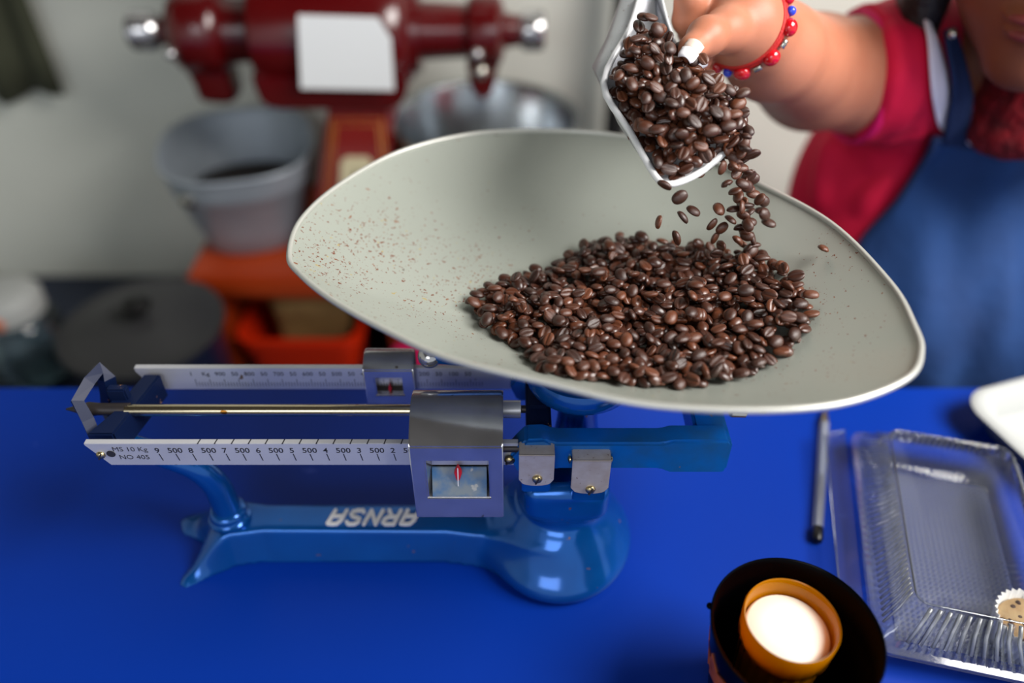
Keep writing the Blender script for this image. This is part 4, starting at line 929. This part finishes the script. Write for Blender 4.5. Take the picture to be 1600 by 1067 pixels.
for (x, y, dd), (x2, y2, dd2) in (((1088, 99, .559), (1106, 95, .559)), ((1092, 117, .575), (1104, 119, .575))):
    p = D(x, y, dd); nail(p, D(x2, y2, dd2) - p, tocam(p), .0042, np.linalg.norm(D(x2, y2, dd2) - p), 'nail_white', per)

# clothes
axv = D(1280, 122, .790) - D(1430, 108, .800); axv /= np.linalg.norm(axv); sh = Field()
CUFF = D(1338, 122, .775)
sh.cap(SH, D(1300, 115, .75), .066, .060, .02); sh.cap(SH, NK - np.array([0, 0, .015]), .064, .064, .04); sh.cap(SL, NK - np.array([0, 0, .015]), .064, .064, .04)
Rc = np.column_stack([axv, *frame(axv)[:2]])
sh.box(CUFF + axv*.10, (.10, .10, .10), .001, Rc, k=.001, op='-')
sh.ell(CH, (.170, .122, .185), k=.035); sh.ell(BE, (.172, .135, .185), k=.05); sh.ell(HP, (.185, .145, .16), k=.05); sh.cap(SL, SL*.45 + EL2*.55, .066, .060, .02)
sh.cap(NK + np.array([0, -.02, .03]), NK + np.array([-.1, -.16, .22]), .064, .07, k=.004, op='-')
# folds from the armpit
def hits(px, off, fld=None):
    fld = fld or CUR[0]
    px = np.asarray(px, float); R_ = np.array([ray(*p) for p in px]); R_ /= np.linalg.norm(R_, axis=1)[:, None]; t = np.full(len(px), .45); ok = np.zeros(len(px), bool)
    for _ in range(90):
        d = fld.eval(O0 + R_*t[:, None]) - off; t = np.minimum(t + np.clip(d, -.02, .03)*.8, 1.25)
    bad = t > 1.2
    if bad.any() and (~bad).any(): t[bad] = np.interp(np.flatnonzero(bad), np.flatnonzero(~bad), t[~bad])
    return O0 + R_*t[:, None]
CUR = [sh]; sh2 = Field(); sh2.p = list(sh.p)
for pts, r in (([(1392, 60), (1398, 120), (1372, 175), (1340, 225)], .0075), ([(1425, 55), (1428, 130), (1400, 190), (1365, 250)], .008), ([(1445, 120), (1430, 200), (1395, 270), (1350, 320)], .0075), ([(1300, 225), (1290, 265), (1284, 310)], .007)):
    q = hits(spline(np.array(pts, float), 4), -.0035)
    for k in range(len(q)-1): sh2.cap(q[k], q[k+1], r, r, k=.014)
CUR[0] = sh2; sv, sf = sh2.mesh(.0042, None, 2)
shirt = mesh_obj('shirt', sv, sf, 'shirt', per)
f = Field(); hl = [CUFF + .060*(math.cos(a)*Rc[:, 1] + math.sin(a)*Rc[:, 2]) for a in np.linspace(0, 2*math.pi, 37)[:-1]]
mesh_obj('sleeve_hem', *tube(hl, .0028, 8, True, flat=2.2, up=axv), 'shirt_trim', shirt)
def cloth_grid(name, P, th, m, parent):
    n, k, _ = P.shape; V = P.reshape(-1, 3); F = [[i*k+j, i*k+j+1, (i+1)*k+j+1, (i+1)*k+j] for i in range(n-1) for j in range(k-1)]
    o = mesh_obj(name, V, F, m, parent); md = o.modifiers.new('thickness', 'SOLIDIFY'); md.thickness = th; md.offset = 0; return o
def strip(name, pts, off, th, m, parent, n=8, across=4):
    P = spline(pts, n); G = []
    for i in range(len(P)):
        a = P[max(i-1, 0), :2]; c2 = P[min(i+1, len(P)-1), :2]; tg = (c2 - a)/np.linalg.norm(c2 - a); nr = np.array([tg[1], -tg[0]])
        G.append([P[i, :2] + nr*P[i, 2]*(j/across - .5) for j in range(across+1)])
    G = np.array(G); return cloth_grid(name, hits(G.reshape(-1, 2), off).reshape(*G.shape[:2], 3), th, m, parent)
LY = [215, 240, 260, 315, 375, 430, 500, 600, 800]; LX = [1457, 1444, 1432, 1398, 1352, 1325, 1310, 1300, 1305]
G = []
for t in np.linspace(0, 1, 60):
    yl = 215 + 585*t; xl = np.interp(yl, LY, LX)
    G.append([(xl + (1790 - xl)*s, yl + 50*math.sin(s*math.pi*.5)*(1 - t)) for s in np.linspace(0, 1, 44)])
G = np.array(G); AP = hits(G.reshape(-1, 2), .007).reshape(60, 44, 3)
AP = AP + (np.sin(AP[..., :1]*75 + AP[..., 2:]*12)*.0055 + np.sin(AP[..., :1]*150 - AP[..., 2:]*30)*.0015)*np.array([0, -1, .3])
apron = cloth_grid('apron', AP, .003, 'denim', per)
mesh_obj('apron_hem', *tube(AP[:, 0], .0032, 8), 'denim_dark', apron); mesh_obj('apron_hem', *tube(AP[0], .0030, 8), 'denim_dark', apron)
strip('apron_strap', [(1490, 228, 36), (1498, 190, 34), (1504, 150, 30), (1500, 115, 24), (1492, 80, 20), (1484, 45, 16)], .012, .003, 'denim_dark', apron)
strip('collar_band', [(1447, 30, 6), (1457, 62, 14), (1465, 105, 24), (1471, 150, 28), (1475, 190, 20), (1478, 206, 8)], .006, .002, 'white_cotton', shirt)
strip('collar_band', [(1505, 192, 4), (1514, 210, 22), (1530, 224, 18), (1556, 240, 4)], .009, .002, 'white_cotton', shirt, 6)
# knitted scarf round the neck
SCF = D(1648, 184, .775)
f = Field()
for k, (r, dz, w) in enumerate(((.062, .000, .019), (.058, .022, .018), (.054, .042, .017))):
    ring = [SCF + np.array([r*1.05*math.cos(a), r*math.sin(a), dz + .010*math.sin(a + 2.2)]) for a in np.linspace(0, 2*math.pi, 25)]
    for i in range(24): f.cap(ring[i], ring[i+1], w*(1 + .18*math.sin(5*i+k)), w*(1 + .18*math.sin(5*(i+1)+k)), .006)
mesh_obj('scarf', *f.mesh(.0032, None, 1), 'scarf', per)
# skirt and shoes (below the table)
mesh_obj('skirt', *lathe([(.19, -.30), (.205, -.45), (.23, -.70), (.235, -.80), (.230, -.80), (.18, -.31)], 40, (.50, .82, 0), sy=.8), 'skirt', per)
for s in (-1, 1):
    f = Field(); f.cap((.50 + .09*s, .86, FLOOR_Z + .035), (.50 + .09*s, .72, FLOOR_Z + .026), .038, .030, .01); mesh_obj('shoe', *f.mesh(.004, FLOOR_Z + .0005, 1), 'shoe', per)
# beaded bracelet
ad = (D(1207, 80, .625) - WR); ad /= np.linalg.norm(ad); bx = tocam(WR) - ad*np.dot(tocam(WR), ad); bx /= np.linalg.norm(bx); by = np.cross(ad, bx); BC = WR + ad*.004
brc = thing('bracelet', 'beaded bracelet of red, blue and silver beads round the wrist', 'bracelet', tuple(BC))
RB = .0300
ring = [BC + RB*(math.cos(a)*bx + math.sin(a)*by) for a in np.linspace(0, 2*math.pi, 49)[:-1]]
mesh_obj('cord', *tube(ring, .0022, 8, True), 'cord_red', brc); mesh_obj('cord', *tube([p - ad*.004 for p in ring], .0020, 8, True), 'cord_red', brc)
kinds = ['r', 's', 'r', 'b']
nb_ = 18
for i in range(nb_):
    a = 2*math.pi*(i + .3)/nb_; c2 = BC + (RB + .0030)*(math.cos(a)*bx + math.sin(a)*by) + ad*.002; tdir = -math.sin(a)*bx + math.cos(a)*by; k = kinds[i % 4]
    Rb = np.column_stack([tdir, ad, np.cross(tdir, ad)])
    if k == 'r': mesh_obj('red_bead', *sphere(c2, .0064, 16, 10, (1, 1, .8), Rb), 'bead_red', brc)
    elif k == 'b': mesh_obj('blue_bead', *sphere(c2, .0036, 14, 8), 'bead_blue', brc)
    else: mesh_obj('silver_spacer', *lathe([(.0018, -.0030), (.0026, -.0026), (.0022, -.001), (.0027, 0), (.0022, .001), (.0026, .0026), (.0018, .0030)], 14, tuple(c2), tuple(tdir)), 'silver', brc)
